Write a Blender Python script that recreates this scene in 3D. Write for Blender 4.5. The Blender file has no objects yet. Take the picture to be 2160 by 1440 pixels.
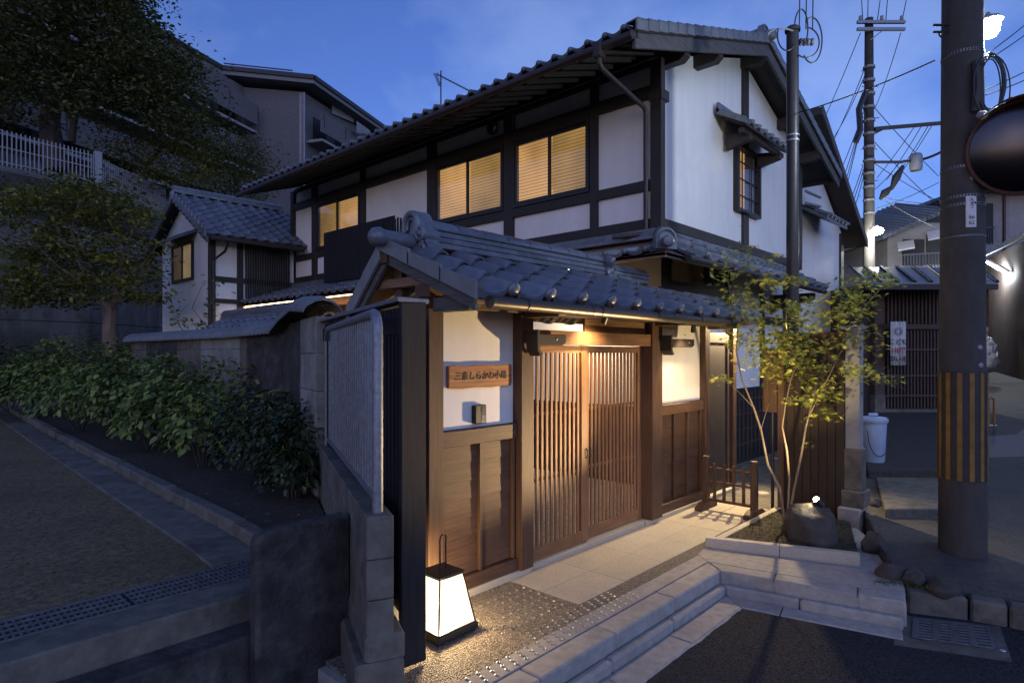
import bpy, bmesh, math, random
import numpy as np
from mathutils import Vector, Matrix

# ------------------------------------------------------------------ camera
F_PX, CX_PX, HOR_PX, TH, CAM_Z = 1295.0, 1080.0, 744.0, math.radians(42.77), 1.8
FW = Vector((math.cos(TH), math.sin(TH), 0)); RT = Vector((math.sin(TH), -math.cos(TH), 0))
scene = bpy.context.scene
col = scene.collection
cam_d = bpy.data.cameras.new('camera'); cam = bpy.data.objects.new('camera', cam_d); col.objects.link(cam)
cam_d.sensor_width = 36.0; cam_d.lens = 36.0 * F_PX / 2160.0; cam_d.shift_y = (HOR_PX - 720.0) / 2160.0
cam_d.clip_start = 0.05; cam_d.clip_end = 2000
cam.location = (0, 0, CAM_Z); cam.rotation_euler = (math.radians(90), 0, TH - math.radians(90))
scene.camera = cam

# ------------------------------------------------------------------ dusk sky
world = bpy.data.worlds.new('World'); scene.world = world; world.use_nodes = True
wn, wl = world.node_tree.nodes, world.node_tree.links
wn.clear()
SUN_ROT = math.radians(180 + 42.77 + 20)
sky = wn.new('ShaderNodeTexSky'); sky.sky_type = 'NISHITA'; sky.sun_disc = False
sky.sun_elevation = math.radians(12.0); sky.sun_rotation = SUN_ROT; sky.ozone_density = 4.0
sky.air_density = 1.2; sky.dust_density = 0.6
tint = wn.new('ShaderNodeMix'); tint.data_type = 'RGBA'; tint.blend_type = 'MULTIPLY'; tint.inputs[0].default_value = 1
tint.inputs[7].default_value = (0.47, 0.475, 0.83, 1)
wl.new(sky.outputs[0], tint.inputs[6])
tc = wn.new('ShaderNodeTexCoord')
mp = wn.new('ShaderNodeMapping'); mp.inputs['Scale'].default_value = (1.0, 1.0, 1.5); mp.inputs['Location'].default_value = (0.2, 1.7, 0.4)
wl.new(tc.outputs['Generated'], mp.inputs['Vector'])
n1 = wn.new('ShaderNodeTexNoise'); n1.inputs['Scale'].default_value = 3.4; n1.inputs['Detail'].default_value = 7; n1.inputs['Roughness'].default_value = 0.52
n1.inputs['Distortion'].default_value = 0.2
wl.new(mp.outputs[0], n1.inputs['Vector'])
cr = wn.new('ShaderNodeValToRGB'); cr.color_ramp.elements[0].position = 0.44; cr.color_ramp.elements[1].position = 0.66
cr.color_ramp.elements[0].color = (0, 0, 0, 1); cr.color_ramp.elements[1].color = (1, 1, 1, 1)
wl.new(n1.outputs[0], cr.inputs[0])
cl = wn.new('ShaderNodeMix'); cl.data_type = 'RGBA'; cl.blend_type = 'MULTIPLY'; cl.inputs[0].default_value = 1
cl.inputs[7].default_value = (2.1, 1.6, 1.15, 1)
wl.new(tint.outputs[2], cl.inputs[6])
mx = wn.new('ShaderNodeMix'); mx.data_type = 'RGBA'
wl.new(cr.outputs[0], mx.inputs[0]); wl.new(tint.outputs[2], mx.inputs[6]); wl.new(cl.outputs[2], mx.inputs[7])
bg = wn.new('ShaderNodeBackground'); bg.inputs[1].default_value = 0.070
wo = wn.new('ShaderNodeOutputWorld')
wl.new(mx.outputs[2], bg.inputs[0]); wl.new(bg.outputs[0], wo.inputs[0])

# last glow of the sun that has set behind the camera: weak and very soft
sun_d = bpy.data.lights.new('sun', 'SUN'); sun_d.energy = 0.25; sun_d.angle = math.radians(60); sun_d.color = (0.42, 0.55, 1.0)
sun = bpy.data.objects.new('sun', sun_d); col.objects.link(sun)
sun.rotation_euler = Vector((0.04, 0.90, -0.42)).to_track_quat('-Z', 'Y').to_euler()

scene.view_settings.view_transform = 'Standard'; scene.view_settings.look = 'None'
scene.view_settings.exposure = 1.65; scene.view_settings.gamma = 1.0
scene.render.engine = 'CYCLES'
scene.cycles.use_denoising = True
scene.cycles.max_bounces = 5; scene.cycles.diffuse_bounces = 3; scene.cycles.glossy_bounces = 2
scene.cycles.transparent_max_bounces = 8; scene.cycles.transmission_bounces = 2
scene.cycles.sample_clamp_indirect = 4.0; scene.cycles.caustics_reflective = False; scene.cycles.caustics_refractive = False

rnd = random.Random(7); rng = np.random.default_rng(11)
R = math.radians

# ------------------------------------------------------------------ helpers
def ray(px, py): return FW + RT * ((px - CX_PX) / F_PX) + Vector((0, 0, 1)) * ((HOR_PX - py) / F_PX)
def on_x(px, py, X): d = ray(px, py); return Vector((0, 0, CAM_Z)) + d * (X / d.x)
def on_y(px, py, Y): d = ray(px, py); return Vector((0, 0, CAM_Z)) + d * (Y / d.y)
def on_z(px, py, Z): d = ray(px, py); return Vector((0, 0, CAM_Z)) + d * ((Z - CAM_Z) / d.z)
def at(px, py, depth): return Vector((0, 0, CAM_Z)) + ray(px, py) * depth
def plan(lat, dep, z=0.0): v = FW * dep + RT * lat; return Vector((v.x, v.y, z))      # metres right of / ahead of the viewpoint

def tag(o, label=None, cat=None, group=None, kind=None):
    if label: o['label'] = label
    if cat: o['category'] = cat
    if group: o['group'] = group
    if kind: o['kind'] = kind
    return o
def thing(name, label, cat, loc=(0, 0, 0), group=None):
    o = bpy.data.objects.new(name, None); o.location = loc; o.empty_display_size = 0.1; col.objects.link(o)
    return tag(o, label, cat, group)
def attach(o, parent):
    if parent is not None:
        o.parent = parent
        m = Matrix.Identity(4); p = parent
        ms = []
        while p is not None:
            ms.append((p.matrix_parent_inverse.copy(), p.matrix_basis.copy())); p = p.parent
        for inv, b in reversed(ms): m = m @ inv @ b
        o.matrix_parent_inverse = m.inverted()
    return o
def link(name, me, parent=None, loc=None, mat4=None):
    o = bpy.data.objects.new(name, me); col.objects.link(o)
    if mat4 is not None: o.matrix_basis = mat4
    if loc is not None: o.location = loc
    return attach(o, parent)

class MB:
    """collects shapes; build() links them as one mesh object"""
    def __init__(s): s.bm = bmesh.new()
    def box(s, a, b, rz=0.0, pivot=None):
        x0, y0, z0 = a; x1, y1, z1 = b
        vs = [s.bm.verts.new(p) for p in ((x0,y0,z0),(x1,y0,z0),(x1,y1,z0),(x0,y1,z0),(x0,y0,z1),(x1,y0,z1),(x1,y1,z1),(x0,y1,z1))]
        for f in ((3,2,1,0),(4,5,6,7),(0,1,5,4),(1,2,6,5),(2,3,7,6),(3,0,4,7)): s.bm.faces.new([vs[i] for i in f])
        if rz:
            c = Vector(pivot) if pivot else Vector(((x0+x1)/2, (y0+y1)/2, 0))
            m = Matrix.Translation(c) @ Matrix.Rotation(rz, 4, 'Z') @ Matrix.Translation(-c)
            for v in vs: v.co = m @ v.co
        return s
    def bar(s, p, q, w, h, up=(0, 0, 1)):
        """box-section bar from p to q, w across, h along up"""
        p, q = Vector(p), Vector(q); d = (q - p).normalized(); up = Vector(up)
        a = d.cross(up)
        if a.length < 1e-4: a = d.cross(Vector((0, 1, 0)))
        a.normalize(); u = a.cross(d).normalized()
        a *= w / 2; u *= h / 2
        vs = [s.bm.verts.new(c) for c in (p-a-u, p+a-u, p+a+u, p-a+u, q-a-u, q+a-u, q+a+u, q-a+u)]
        for f in ((3,2,1,0),(4,5,6,7),(0,1,5,4),(1,2,6,5),(2,3,7,6),(3,0,4,7)): s.bm.faces.new([vs[i] for i in f])
        return s
    def prism(s, poly, off):
        """polygon (3-D points) pushed along off"""
        off = Vector(off); n = len(poly)
        a = [s.bm.verts.new(p) for p in poly]; b = [s.bm.verts.new(Vector(p) + off) for p in poly]
        s.bm.faces.new(a); s.bm.faces.new(list(reversed(b)))
        for i in range(n): s.bm.faces.new((a[i], b[i], b[(i+1) % n], a[(i+1) % n]))
        return s
    def slab(s, poly2, z0, z1):
        return s.prism([(p[0], p[1], z0) for p in poly2], (0, 0, z1 - z0))
    def quad(s, *pts):
        s.bm.faces.new([s.bm.verts.new(p) for p in pts]); return s
    def tube(s, path, r, n=8, caps=True):
        path = [Vector(p) for p in path]; m = len(path)
        rs = r if isinstance(r, (list, tuple)) else [r] * m
        rings = []; prev = None
        for i, p in enumerate(path):
            d = (path[min(i+1, m-1)] - path[max(i-1, 0)]).normalized()
            if prev is None:
                a = d.cross(Vector((0, 0, 1)));
                if a.length < 1e-3: a = d.cross(Vector((1, 0, 0)))
            else: a = prev - d * prev.dot(d)
            a.normalize(); prev = a; b = d.cross(a)
            rings.append([s.bm.verts.new(p + (a * math.cos(t) + b * math.sin(t)) * rs[i]) for t in (2 * math.pi * k / n for k in range(n))])
        for i in range(m - 1):
            for k in range(n): s.bm.faces.new((rings[i][k], rings[i][(k+1) % n], rings[i+1][(k+1) % n], rings[i+1][k]))
        if caps: s.bm.faces.new(list(reversed(rings[0]))); s.bm.faces.new(rings[-1])
        return s
    def lathe(s, prof, c, n=16, axis=(0, 0, 1)):
        """profile [(radius, height)] turned about axis through c"""
        c = Vector(c); ax = Vector(axis).normalized(); a = ax.orthogonal().normalized(); b = ax.cross(a)
        rings = []
        for r, h in prof:
            if r < 1e-5: rings.append([s.bm.verts.new(c + ax * h)])
            else: rings.append([s.bm.verts.new(c + ax * h + (a * math.cos(t) + b * math.sin(t)) * r) for t in (2 * math.pi * k / n for k in range(n))])
        for p, q in zip(rings, rings[1:]):
            if len(p) == 1 and len(q) == 1: continue
            for k in range(n):
                if len(p) == 1: s.bm.faces.new((p[0], q[k], q[(k+1) % n]))
                elif len(q) == 1: s.bm.faces.new((p[k], p[(k+1) % n], q[0]))
                else: s.bm.faces.new((p[k], p[(k+1) % n], q[(k+1) % n], q[k]))
        return s
    def ball(s, c, r, sub=2, scale=(1, 1, 1), jitter=0.0):
        m = Matrix.Translation(Vector(c)) @ Matrix.Diagonal((scale[0], scale[1], scale[2], 1))
        ret = bmesh.ops.create_icosphere(s.bm, subdivisions=sub, radius=r, matrix=m)
        if jitter:
            for v in ret['verts']: v.co += Vector((rnd.uniform(-1, 1), rnd.uniform(-1, 1), rnd.uniform(-1, 1))) * jitter
        return s
    def mesh(s, name, mat=None, smooth=False, bevel=0.0):
        if bevel:
            bmesh.ops.bevel(s.bm, geom=list(s.bm.edges), offset=bevel, segments=1, affect='EDGES', clamp_overlap=True)
        bmesh.ops.recalc_face_normals(s.bm, faces=list(s.bm.faces))
        me = bpy.data.meshes.new(name); s.bm.to_mesh(me); s.bm.free()
        if mat: me.materials.append(mat)
        if smooth:
            me.polygons.foreach_set('use_smooth', [True] * len(me.polygons))
            if hasattr(me, 'set_sharp_from_angle'): me.set_sharp_from_angle(angle=R(40))
        return me
    def build(s, name, mat, parent=None, smooth=False, bevel=0.0):
        return link(name, s.mesh(name, mat, smooth, bevel), parent)
def box(name, a, b, mat, parent=None, bevel=0.004): return MB().box(a, b).build(name, mat, parent, bevel=bevel)
def bar(name, p, q, w, h, mat, parent=None, bevel=0.003, up=(0, 0, 1)): return MB().bar(p, q, w, h, up).build(name, mat, parent, bevel=bevel)

# ------------------------------------------------------------------ materials
def mat(name, c, rough=0.75, var=0.25, scale=6.0, stretch=(1, 1, 1), bump=0.15, bscale=None, metal=0.0, rv=0.0, c2=None, c2scale=1.2, c2amt=0.5, spec=0.4, detail=6, voro=0):
    m = bpy.data.materials.new(name); m.use_nodes = True
    nt = m.node_tree; N, L = nt.nodes, nt.links; N.clear()
    out = N.new('ShaderNodeOutputMaterial'); b = N.new('ShaderNodeBsdfPrincipled'); L.new(b.outputs[0], out.inputs[0])
    b.inputs['Roughness'].default_value = rough; b.inputs['Metallic'].default_value = metal; b.inputs['Specular IOR Level'].default_value = spec
    t = N.new('ShaderNodeTexCoord'); mpn = N.new('ShaderNodeMapping'); mpn.inputs['Scale'].default_value = stretch
    L.new(t.outputs['Object'], mpn.inputs['Vector'])
    if voro:
        tx = N.new('ShaderNodeTexVoronoi'); tx.inputs['Scale'].default_value = voro
        L.new(mpn.outputs[0], tx.inputs['Vector'])
        bw = N.new('ShaderNodeSeparateColor'); L.new(tx.outputs['Color'], bw.inputs[0]); fac = bw.outputs[0]; hgt = tx.outputs['Distance']
    else:
        tx = N.new('ShaderNodeTexNoise'); tx.inputs['Scale'].default_value = scale; tx.inputs['Detail'].default_value = detail; tx.inputs['Roughness'].default_value = 0.6
        L.new(mpn.outputs[0], tx.inputs['Vector']); fac = tx.outputs[0]; hgt = tx.outputs[0]
    rp = N.new('ShaderNodeValToRGB'); e = rp.color_ramp.elements
    e[0].position, e[1].position = (0.0, 1.0) if voro else (0.3, 0.7)
    e[0].color = tuple(max(0, v * (1 - var)) for v in c) + (1,); e[1].color = tuple(min(1, v * (1 + var)) for v in c) + (1,)
    L.new(fac, rp.inputs[0]); cur = rp.outputs[0]
    if c2:
        n2 = N.new('ShaderNodeTexNoise'); n2.inputs['Scale'].default_value = c2scale; n2.inputs['Detail'].default_value = 5; n2.inputs['Roughness'].default_value = 0.65
        L.new(t.outputs['Object'], n2.inputs['Vector'])
        r2 = N.new('ShaderNodeValToRGB'); r2.color_ramp.elements[0].position = 0.48; r2.color_ramp.elements[1].position = 0.68
        r2.color_ramp.elements[1].color = (c2amt,) * 3 + (1,)
        L.new(n2.outputs[0], r2.inputs[0])
        x = N.new('ShaderNodeMix'); x.data_type = 'RGBA'; L.new(r2.outputs[0], x.inputs[0]); L.new(cur, x.inputs[6]); x.inputs[7].default_value = tuple(c2) + (1,)
        cur = x.outputs[2]
    if rv:
        oi = N.new('ShaderNodeObjectInfo'); mr = N.new('ShaderNodeMapRange'); mr.inputs['To Min'].default_value = 1 - rv; mr.inputs['To Max'].default_value = 1 + rv
        L.new(oi.outputs['Random'], mr.inputs[0])
        x = N.new('ShaderNodeMix'); x.data_type = 'RGBA'; x.blend_type = 'MULTIPLY'; x.inputs[0].default_value = 1
        L.new(cur, x.inputs[6]); L.new(mr.outputs[0], x.inputs[7]); cur = x.outputs[2]
    L.new(cur, b.inputs['Base Color'])
    if bump:
        bp = N.new('ShaderNodeBump'); bp.inputs['Strength'].default_value = bump; bp.inputs['Distance'].default_value = 0.02
        if bscale:
            nb = N.new('ShaderNodeTexNoise'); nb.inputs['Scale'].default_value = bscale; nb.inputs['Detail'].default_value = 4
            L.new(mpn.outputs[0], nb.inputs['Vector']); hgt = nb.outputs[0]
        L.new(hgt, bp.inputs['Height']); L.new(bp.outputs[0], b.inputs['Normal'])
    return m
def emit(name, c, s, var=0.0, scale=3.0):
    m = bpy.data.materials.new(name); m.use_nodes = True; nt = m.node_tree; N, L = nt.nodes, nt.links; N.clear()
    out = N.new('ShaderNodeOutputMaterial'); e = N.new('ShaderNodeEmission'); e.inputs[0].default_value = tuple(c) + (1,); e.inputs[1].default_value = s
    if var:
        t = N.new('ShaderNodeTexCoord'); n = N.new('ShaderNodeTexNoise'); n.inputs['Scale'].default_value = scale; L.new(t.outputs['Object'], n.inputs['Vector'])
        mr = N.new('ShaderNodeMapRange'); mr.inputs['From Min'].default_value = 0.3; mr.inputs['From Max'].default_value = 0.7
        mr.inputs['To Min'].default_value = s * (1 - var); mr.inputs['To Max'].default_value = s * (1 + var)
        L.new(n.outputs[0], mr.inputs[0]); L.new(mr.outputs[0], e.inputs[1])
    L.new(e.outputs[0], out.inputs[0]); return m
def glass(name, tintc=(0.9, 0.92, 0.95), gloss=0.10):
    m = bpy.data.materials.new(name); m.use_nodes = True; nt = m.node_tree; N, L = nt.nodes, nt.links; N.clear()
    out = N.new('ShaderNodeOutputMaterial'); t = N.new('ShaderNodeBsdfTransparent'); t.inputs[0].default_value = tintc + (1,)
    g = N.new('ShaderNodeBsdfGlossy'); g.inputs['Roughness'].default_value = 0.02
    f = N.new('ShaderNodeFresnel'); x = N.new('ShaderNodeMixShader')
    ge = N.new('ShaderNodeNewGeometry'); mr = N.new('ShaderNodeMapRange'); mr.inputs['To Min'].default_value = 1.5; mr.inputs['To Max'].default_value = 1 / 1.5
    L.new(ge.outputs['Backfacing'], mr.inputs[0]); L.new(mr.outputs[0], f.inputs[0])      # same reflectance on both faces of the pane
    L.new(f.outputs[0], x.inputs[0]); L.new(t.outputs[0], x.inputs[1]); L.new(g.outputs[0], x.inputs[2]); L.new(x.outputs[0], out.inputs[0]); return m
def leafmat(name, c, var=0.35, rough=0.5, trans=0.25, c2=None):
    m = bpy.data.materials.new(name); m.use_nodes = True; nt = m.node_tree; N, L = nt.nodes, nt.links; N.clear()
    out = N.new('ShaderNodeOutputMaterial'); b = N.new('ShaderNodeBsdfPrincipled'); b.inputs['Roughness'].default_value = rough; b.inputs['Specular IOR Level'].default_value = 0.35
    g = N.new('ShaderNodeNewGeometry'); rp = N.new('ShaderNodeValToRGB'); e = rp.color_ramp.elements
    e[0].color = tuple(v * (1 - var) for v in c) + (1,); e[1].color = tuple(v * (1 + var) for v in (c2 or c)) + (1,)
    L.new(g.outputs['Random Per Island'], rp.inputs[0]); L.new(rp.outputs[0], b.inputs['Base Color'])
    tr = N.new('ShaderNodeBsdfTranslucent'); L.new(rp.outputs[0], tr.inputs[0]); x = N.new('ShaderNodeMixShader'); x.inputs[0].default_value = trans
    L.new(b.outputs[0], x.inputs[1]); L.new(tr.outputs[0], x.inputs[2]); L.new(x.outputs[0], out.inputs[0]); return m

M = {}
M['asphalt'] = mat('asphalt', (0.038, 0.039, 0.043), 0.85, 0.85, 75, bump=0.6, bscale=130, c2=(0.045, 0.045, 0.048), c2scale=1.1, c2amt=0.35, spec=0.05)
M['concrete'] = mat('concrete', (0.33, 0.315, 0.285), 0.85, 0.18, 14, bump=0.12, bscale=60, c2=(0.20, 0.19, 0.17), c2scale=2.3, c2amt=0.5, rv=0.07)
M['old_concrete'] = mat('old_concrete', (0.125, 0.115, 0.095), 0.9, 0.3, 9, bump=0.3, bscale=40, c2=(0.045, 0.044, 0.034), c2scale=3.2, c2amt=0.75, rv=0.08)
M['dark_concrete'] = mat('dark_concrete', (0.034, 0.032, 0.031), 0.92, 0.55, 7, bump=0.6, bscale=35, c2=(0.095, 0.090, 0.085), c2scale=4.2, c2amt=0.75)
M['pale_block'] = mat('pale_block', (0.22, 0.225, 0.205), 0.9, 0.18, 9, bump=0.25, bscale=50, c2=(0.09, 0.095, 0.08), c2scale=3.0, c2amt=0.6, rv=0.1)
M['granite'] = mat('granite', (0.40, 0.365, 0.29), 0.7, 0.35, 170, bump=0.06, c2=(0.30, 0.28, 0.25), c2scale=2.5, c2amt=0.35, rv=0.05, detail=2)
M['pebble'] = mat('pebble', (0.20, 0.17, 0.14), 0.6, 0.65, voro=95, bump=0.9)
M['dark_pebble'] = mat('dark_pebble', (0.15, 0.13, 0.115), 0.6, 0.65, voro=110, bump=0.9)
M['gravel'] = mat('gravel', (0.42, 0.38, 0.32), 0.8, 0.5, voro=55, bump=0.9)
M['soil'] = mat('soil', (0.055, 0.042, 0.028), 0.95, 0.6, 22, bump=0.8, bscale=60, c2=(0.05, 0.047, 0.038), c2scale=1.0, c2amt=0.6)
M['park'] = mat('park_dirt', (0.15, 0.108, 0.056), 0.95, 0.65, 30, bump=0.9, bscale=70, c2=(0.075, 0.068, 0.030), c2scale=0.7, c2amt=0.7)
M['steel'] = mat('steel_stud', (0.6, 0.6, 0.6), 0.42, 0.1, 20, metal=1.0, bump=0)
M['galv'] = mat('galvanised', (0.22, 0.235, 0.26), 0.5, 0.25, 35, metal=0.55, bump=0.05, c2=(0.15, 0.16, 0.18), c2scale=14, c2amt=0.6)
M['grate'] = mat('grating', (0.16, 0.16, 0.165), 0.55, 0.3, 20, metal=0.6, bump=0.1)
M['black_metal'] = mat('black_metal', (0.02, 0.018, 0.017), 0.45, 0.2, 20, bump=0.05)
M['tile'] = mat('roof_tile', (0.105, 0.118, 0.142), 0.36, 0.16, 9, bump=0.06, bscale=40, rv=0.22, c2=(0.17, 0.18, 0.19), c2scale=9, c2amt=0.5, spec=0.6)
M['tile_pale'] = mat('roof_tile_pale', (0.14, 0.15, 0.155), 0.45, 0.15, 9, bump=0.05, rv=0.10, spec=0.5)
M['plaster'] = mat('plaster', (0.72, 0.71, 0.68), 0.9, 0.05, 2.5, (2.2, 2.2, 0.28), 0.05, bscale=60, c2=(0.60, 0.59, 0.56), c2scale=1.3, c2amt=0.45)
M['plaster_old'] = mat('plaster_old', (0.26, 0.26, 0.27), 0.9, 0.1, 5, bump=0.05, c2=(0.17, 0.175, 0.18), c2scale=0.6, c2amt=0.6)
def wood(name, c, rough=0.6, var=0.35, rv=0.12, bump=0.04):
    for ax, st in (('x', (1.6, 28, 28)), ('y', (28, 1.6, 28)), ('z', (28, 28, 1.6))):
        M[name + '_' + ax] = mat(name + '_' + ax, c, rough, var, 2.2, st, bump, rv=rv, c2=tuple(v * 0.72 for v in c), c2scale=3.0, c2amt=0.6)
wood('dark', (0.030, 0.024, 0.021))
wood('char', (0.016, 0.0155, 0.017), 0.75, 0.5)
wood('gate', (0.076, 0.041, 0.024))
wood('door', (0.22, 0.112, 0.050))
wood('eave', (0.20, 0.115, 0.062))
wood('weathered', (0.085, 0.085, 0.083), 0.8, 0.45)
wood('sign', (0.30, 0.125, 0.042), 0.45, 0.45)
M['ink'] = mat('ink', (0.010, 0.009, 0.008), 0.6, 0.1, 5, bump=0)
M['gutter'] = mat('gutter_bronze', (0.10, 0.085, 0.07), 0.38, 0.1, 10, metal=0.7, bump=0)
M['gutter_dark'] = mat('gutter_dark', (0.035, 0.028, 0.026), 0.5, 0.2, 8, bump=0)
M['blind'] = emit('lit_blind', (1.0, 0.52, 0.18), 0.22, 0.32, 1.1)
M['blind_dim'] = emit('lit_blind_dim', (1.0, 0.55, 0.17), 0.125, 0.38, 1.1)
M['blind_gap'] = mat('blind_gap', (0.10, 0.06, 0.03), 0.8, 0.1, 5, bump=0)
M['glass'] = glass('window_glass')
M['bark'] = mat('bark', (0.15, 0.115, 0.085), 0.9, 0.4, 8, (1, 1, 0.3), 0.5, bscale=30)
M['dark_bark'] = mat('dark_bark', (0.045, 0.04, 0.035), 0.9, 0.4, 6, (1, 1, 0.3), 0.5, bscale=25)
M['rock'] = mat('rock', (0.060, 0.052, 0.045), 0.85, 0.35, 7, bump=0.6, bscale=22, c2=(0.025, 0.026, 0.02), c2scale=3, c2amt=0.6)
M['moss'] = leafmat('moss', (0.028, 0.048, 0.010), 0.6, 0.9, 0.1)
# ================================================================== THE SETTING
def struct(o): o['kind'] = 'structure'; return o
FLOOR = -0.05
# road: one sheet to the horizon, rising a little to the left
def road_z(x, y):
    t = min(1.0, max(0.0, (1.75 - x) / 1.4)); return -0.235 + 0.28 * t * t * (3 - 2 * t)
xs = [-400, -60, -8, -3, -1] + [0.1 * i for i in range(-6, 26)] + [4, 5, 6, 8, 60, 400]
ys = [-400, -60, -8, -3, 0, 1, 2, 3, 3.5, 8, 60, 400]
bm = bmesh.new(); g = [[bm.verts.new((x, y, road_z(x, y) if y < 6 else -0.3)) for x in xs] for y in ys]
for j in range(len(ys) - 1):
    for i in range(len(xs) - 1): bm.faces.new((g[j][i], g[j][i+1], g[j+1][i+1], g[j+1][i]))
me = bpy.data.meshes.new('road'); bm.to_mesh(me); bm.free(); me.materials.append(M['asphalt'])
road = struct(link('road', me))

# --- entrance pavement with its kerb, which turns the corner towards the right
DIR2 = Vector((0.221, -0.975)); NRM2 = Vector((0.975, 0.221))
def kc(d): return Vector((5.04 + 0.798 * d, 2.25 + d))
def leg1(x, d): return Vector((x, 2.25 + d))
def leg2(t, d): return Vector((5.04, 2.25)) + DIR2 * t + NRM2 * d
END2 = 1.34
pav = struct(MB().slab([(1.9, 2.26), kc(0.01), leg2(END2, 0.01), leg2(END2, 1.0), (7.6, 1.9), (13, 1.9), (13, 4.4), (1.9, 4.4)], -0.6, FLOOR - 0.03).build('pavement', M['concrete']))
def strip(name, d0, d1, z0, z1, m, cuts1, cuts2, parent, gap=0.004, jit=0.0, bevel=0.006):
    for a, b in zip(cuts1, cuts1[1:]):
        j = rnd.uniform(-jit, jit)
        MB().slab([leg1(a + gap, d0), leg1(b - gap, d0), leg1(b - gap, d1), leg1(a + gap, d1)], z0, z1 + j).build(name, m, parent, bevel=bevel)
    MB().slab([leg1(cuts1[-1] + gap, d0), kc(d0) , kc(d1), leg1(cuts1[-1] + gap, d1)], z0, z1).build(name, m, parent, bevel=bevel)
    t0 = -0.799 * d0; t1 = -0.799 * d1
    MB().slab([kc(d0) + DIR2 * gap, leg2(cuts2[0] - gap, d0), leg2(cuts2[0] - gap, d1), kc(d1) + DIR2 * gap], z0, z1).build(name, m, parent, bevel=bevel)
    for a, b in zip(cuts2, cuts2[1:]):
        MB().slab([leg2(a + gap, d0), leg2(b - gap, d0), leg2(b - gap, d1), leg2(a + gap, d1)], z0, z1 + rnd.uniform(-jit, jit)).build(name, m, parent, bevel=bevel)
strip('kerb_stone', 0.0, 0.168, -0.5, FLOOR, M['concrete'], [1.45, 1.9, 2.68, 3.45, 4.25], [0.42, 1.02, END2], pav, jit=0.002, bevel=0.010)
strip('kerb_step', -0.075, -0.003, -0.5, -0.150, M['concrete'], [0.9, 1.7, 2.5, 3.3, 4.1], [0.62, END2 - 0.02], pav, jit=0.003, bevel=0.016)
strip('gutter_slab', -0.265, -0.079, -0.5, -0.222, M['concrete'], [0.9, 1.6, 2.4, 3.2, 4.0], [0.5, END2 - 0.03], pav, jit=0.002, bevel=0.006)
# concrete strip behind the kerb joint
MB().slab([leg1(1.95, 0.176), kc(0.176), kc(0.32), leg1(1.95, 0.32)], -0.3, FLOOR).build('concrete_strip', M['concrete'], pav, bevel=0.004)
MB().slab([kc(0.176), leg2(END2, 0.176), leg2(END2, 0.62), (5.54, 2.63), kc(0.33)], -0.3, FLOOR - 0.001).build('concrete_strip', M['concrete'], pav, bevel=0.004)
# washed pebble strip and panel
MB().slab([leg1(3.655, 0.322), leg1(7.42, 0.322), leg1(7.42, 0.455), leg1(3.655, 0.455)], -0.3, FLOOR - 0.002).build('pebble_strip', M['dark_pebble'], pav)
MB().slab([leg1(1.95, 0.322), leg1(3.65, 0.322), leg1(3.65, 1.16), leg1(1.95, 1.16)], -0.3, FLOOR - 0.002).build('pebble_panel', M['pebble'], pav)
# granite slabs
gx = [3.655, 4.28, 4.90, 5.52, 6.14, 6.76, 7.40]
for j, (y0, y1) in enumerate(((2.708, 3.055), (3.058, 3.41))):
    for a, b in zip(gx, gx[1:]):
        MB().box((a + 0.0015, y0, -0.3), (b - 0.0015, y1, FLOOR + rnd.uniform(-0.0015, 0.001))).build('granite_slab', M['granite'], pav, bevel=0.002)
box('passage_slab', (7.41, 2.56, -0.3), (13, 4.25, FLOOR - 0.004), M['old_concrete'], pav, bevel=0)
for px, py in ((1607, 1038), (1636, 966)):
    p = on_z(px, py, FLOOR); MB().lathe([(0.0, 0.004), (0.085, 0.004), (0.09, 0.0)], (p.x, p.y, FLOOR - 0.003), 20).build('drain_cover', M['granite'], pav)
# courtyard behind the gate
struct(MB().slab([(2.95, 3.62), (7.46, 3.62), (7.46, 9), (4.2, 9)], -0.3, FLOOR + 0.004).build('courtyard', M['gravel']))
# tactile studs, each one a piece
sm = MB().lathe([(0.012, 0.0), (0.012, 0.003), (0.0075, 0.007), (0.0, 0.0085)], (0, 0, 0), 10).mesh('stud', M['steel'], smooth=True)
for i in range(26):
    for r, d in enumerate((0.212, 0.258, 0.304)):
        x = 2.02 + i * 0.085
        if x < 4.13: link('stud', sm, pav, (x + 0.012 * r, 2.25 + d, FLOOR))
for i in range(14):
    for r, d in enumerate((0.352, 0.392, 0.430)):
        x = 3.02 + i * 0.085
        if x < 4.0: link('stud', sm, pav, (x + 0.015 * r, 2.25 + d, FLOOR - 0.002))
for i in range(10):
    for r in range(6):
        x, y = 2.94 + i * 0.078 + 0.01 * r, 2.80 + r * 0.085
        if x < 3.62: link('stud', sm, pav, (x, y, FLOOR - 0.002))

# --- park on the left: higher ground, reached by two steps
PZ = 0.35
park = struct(MB().slab([(-60, 3.68), (2.1, 3.68), (2.3, 4.2), (4.5, 8), (6.5, 22), (6.5, 60), (-60, 60)], -0.5, PZ).build('park_ground', M['park']))
step1 = struct(MB().slab([(-20, 3.655), (2.05, 3.655), (2.05, 3.93), (-20, 3.93)], -0.5, PZ + 0.012).build('step_edge', M['old_concrete'], bevel=0.012))
step2 = struct(MB().slab([(-20, 3.44), (2.05, 3.44), (2.05, 3.65), (-20, 3.65)], -0.5, 0.205).build('step_tread', M['dark_concrete'], bevel=0.012))
kerb_pts = [Vector(p) for p in ((2.0, 4.27), (2.03, 4.5), (2.09, 6.0), (2.17, 8.0), (2.24, 9.9), (2.37, 13.0), (2.55, 17), (2.7, 20))]
def resample(pts, step):
    out = [pts[0]]; acc = 0.0
    for a, b in zip(pts, pts[1:]):
        L = (b - a).length; s = step - acc
        while s <= L: out.append(a + (b - a) * (s / L)); s += step
        acc = L - (s - step)
    return out
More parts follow.
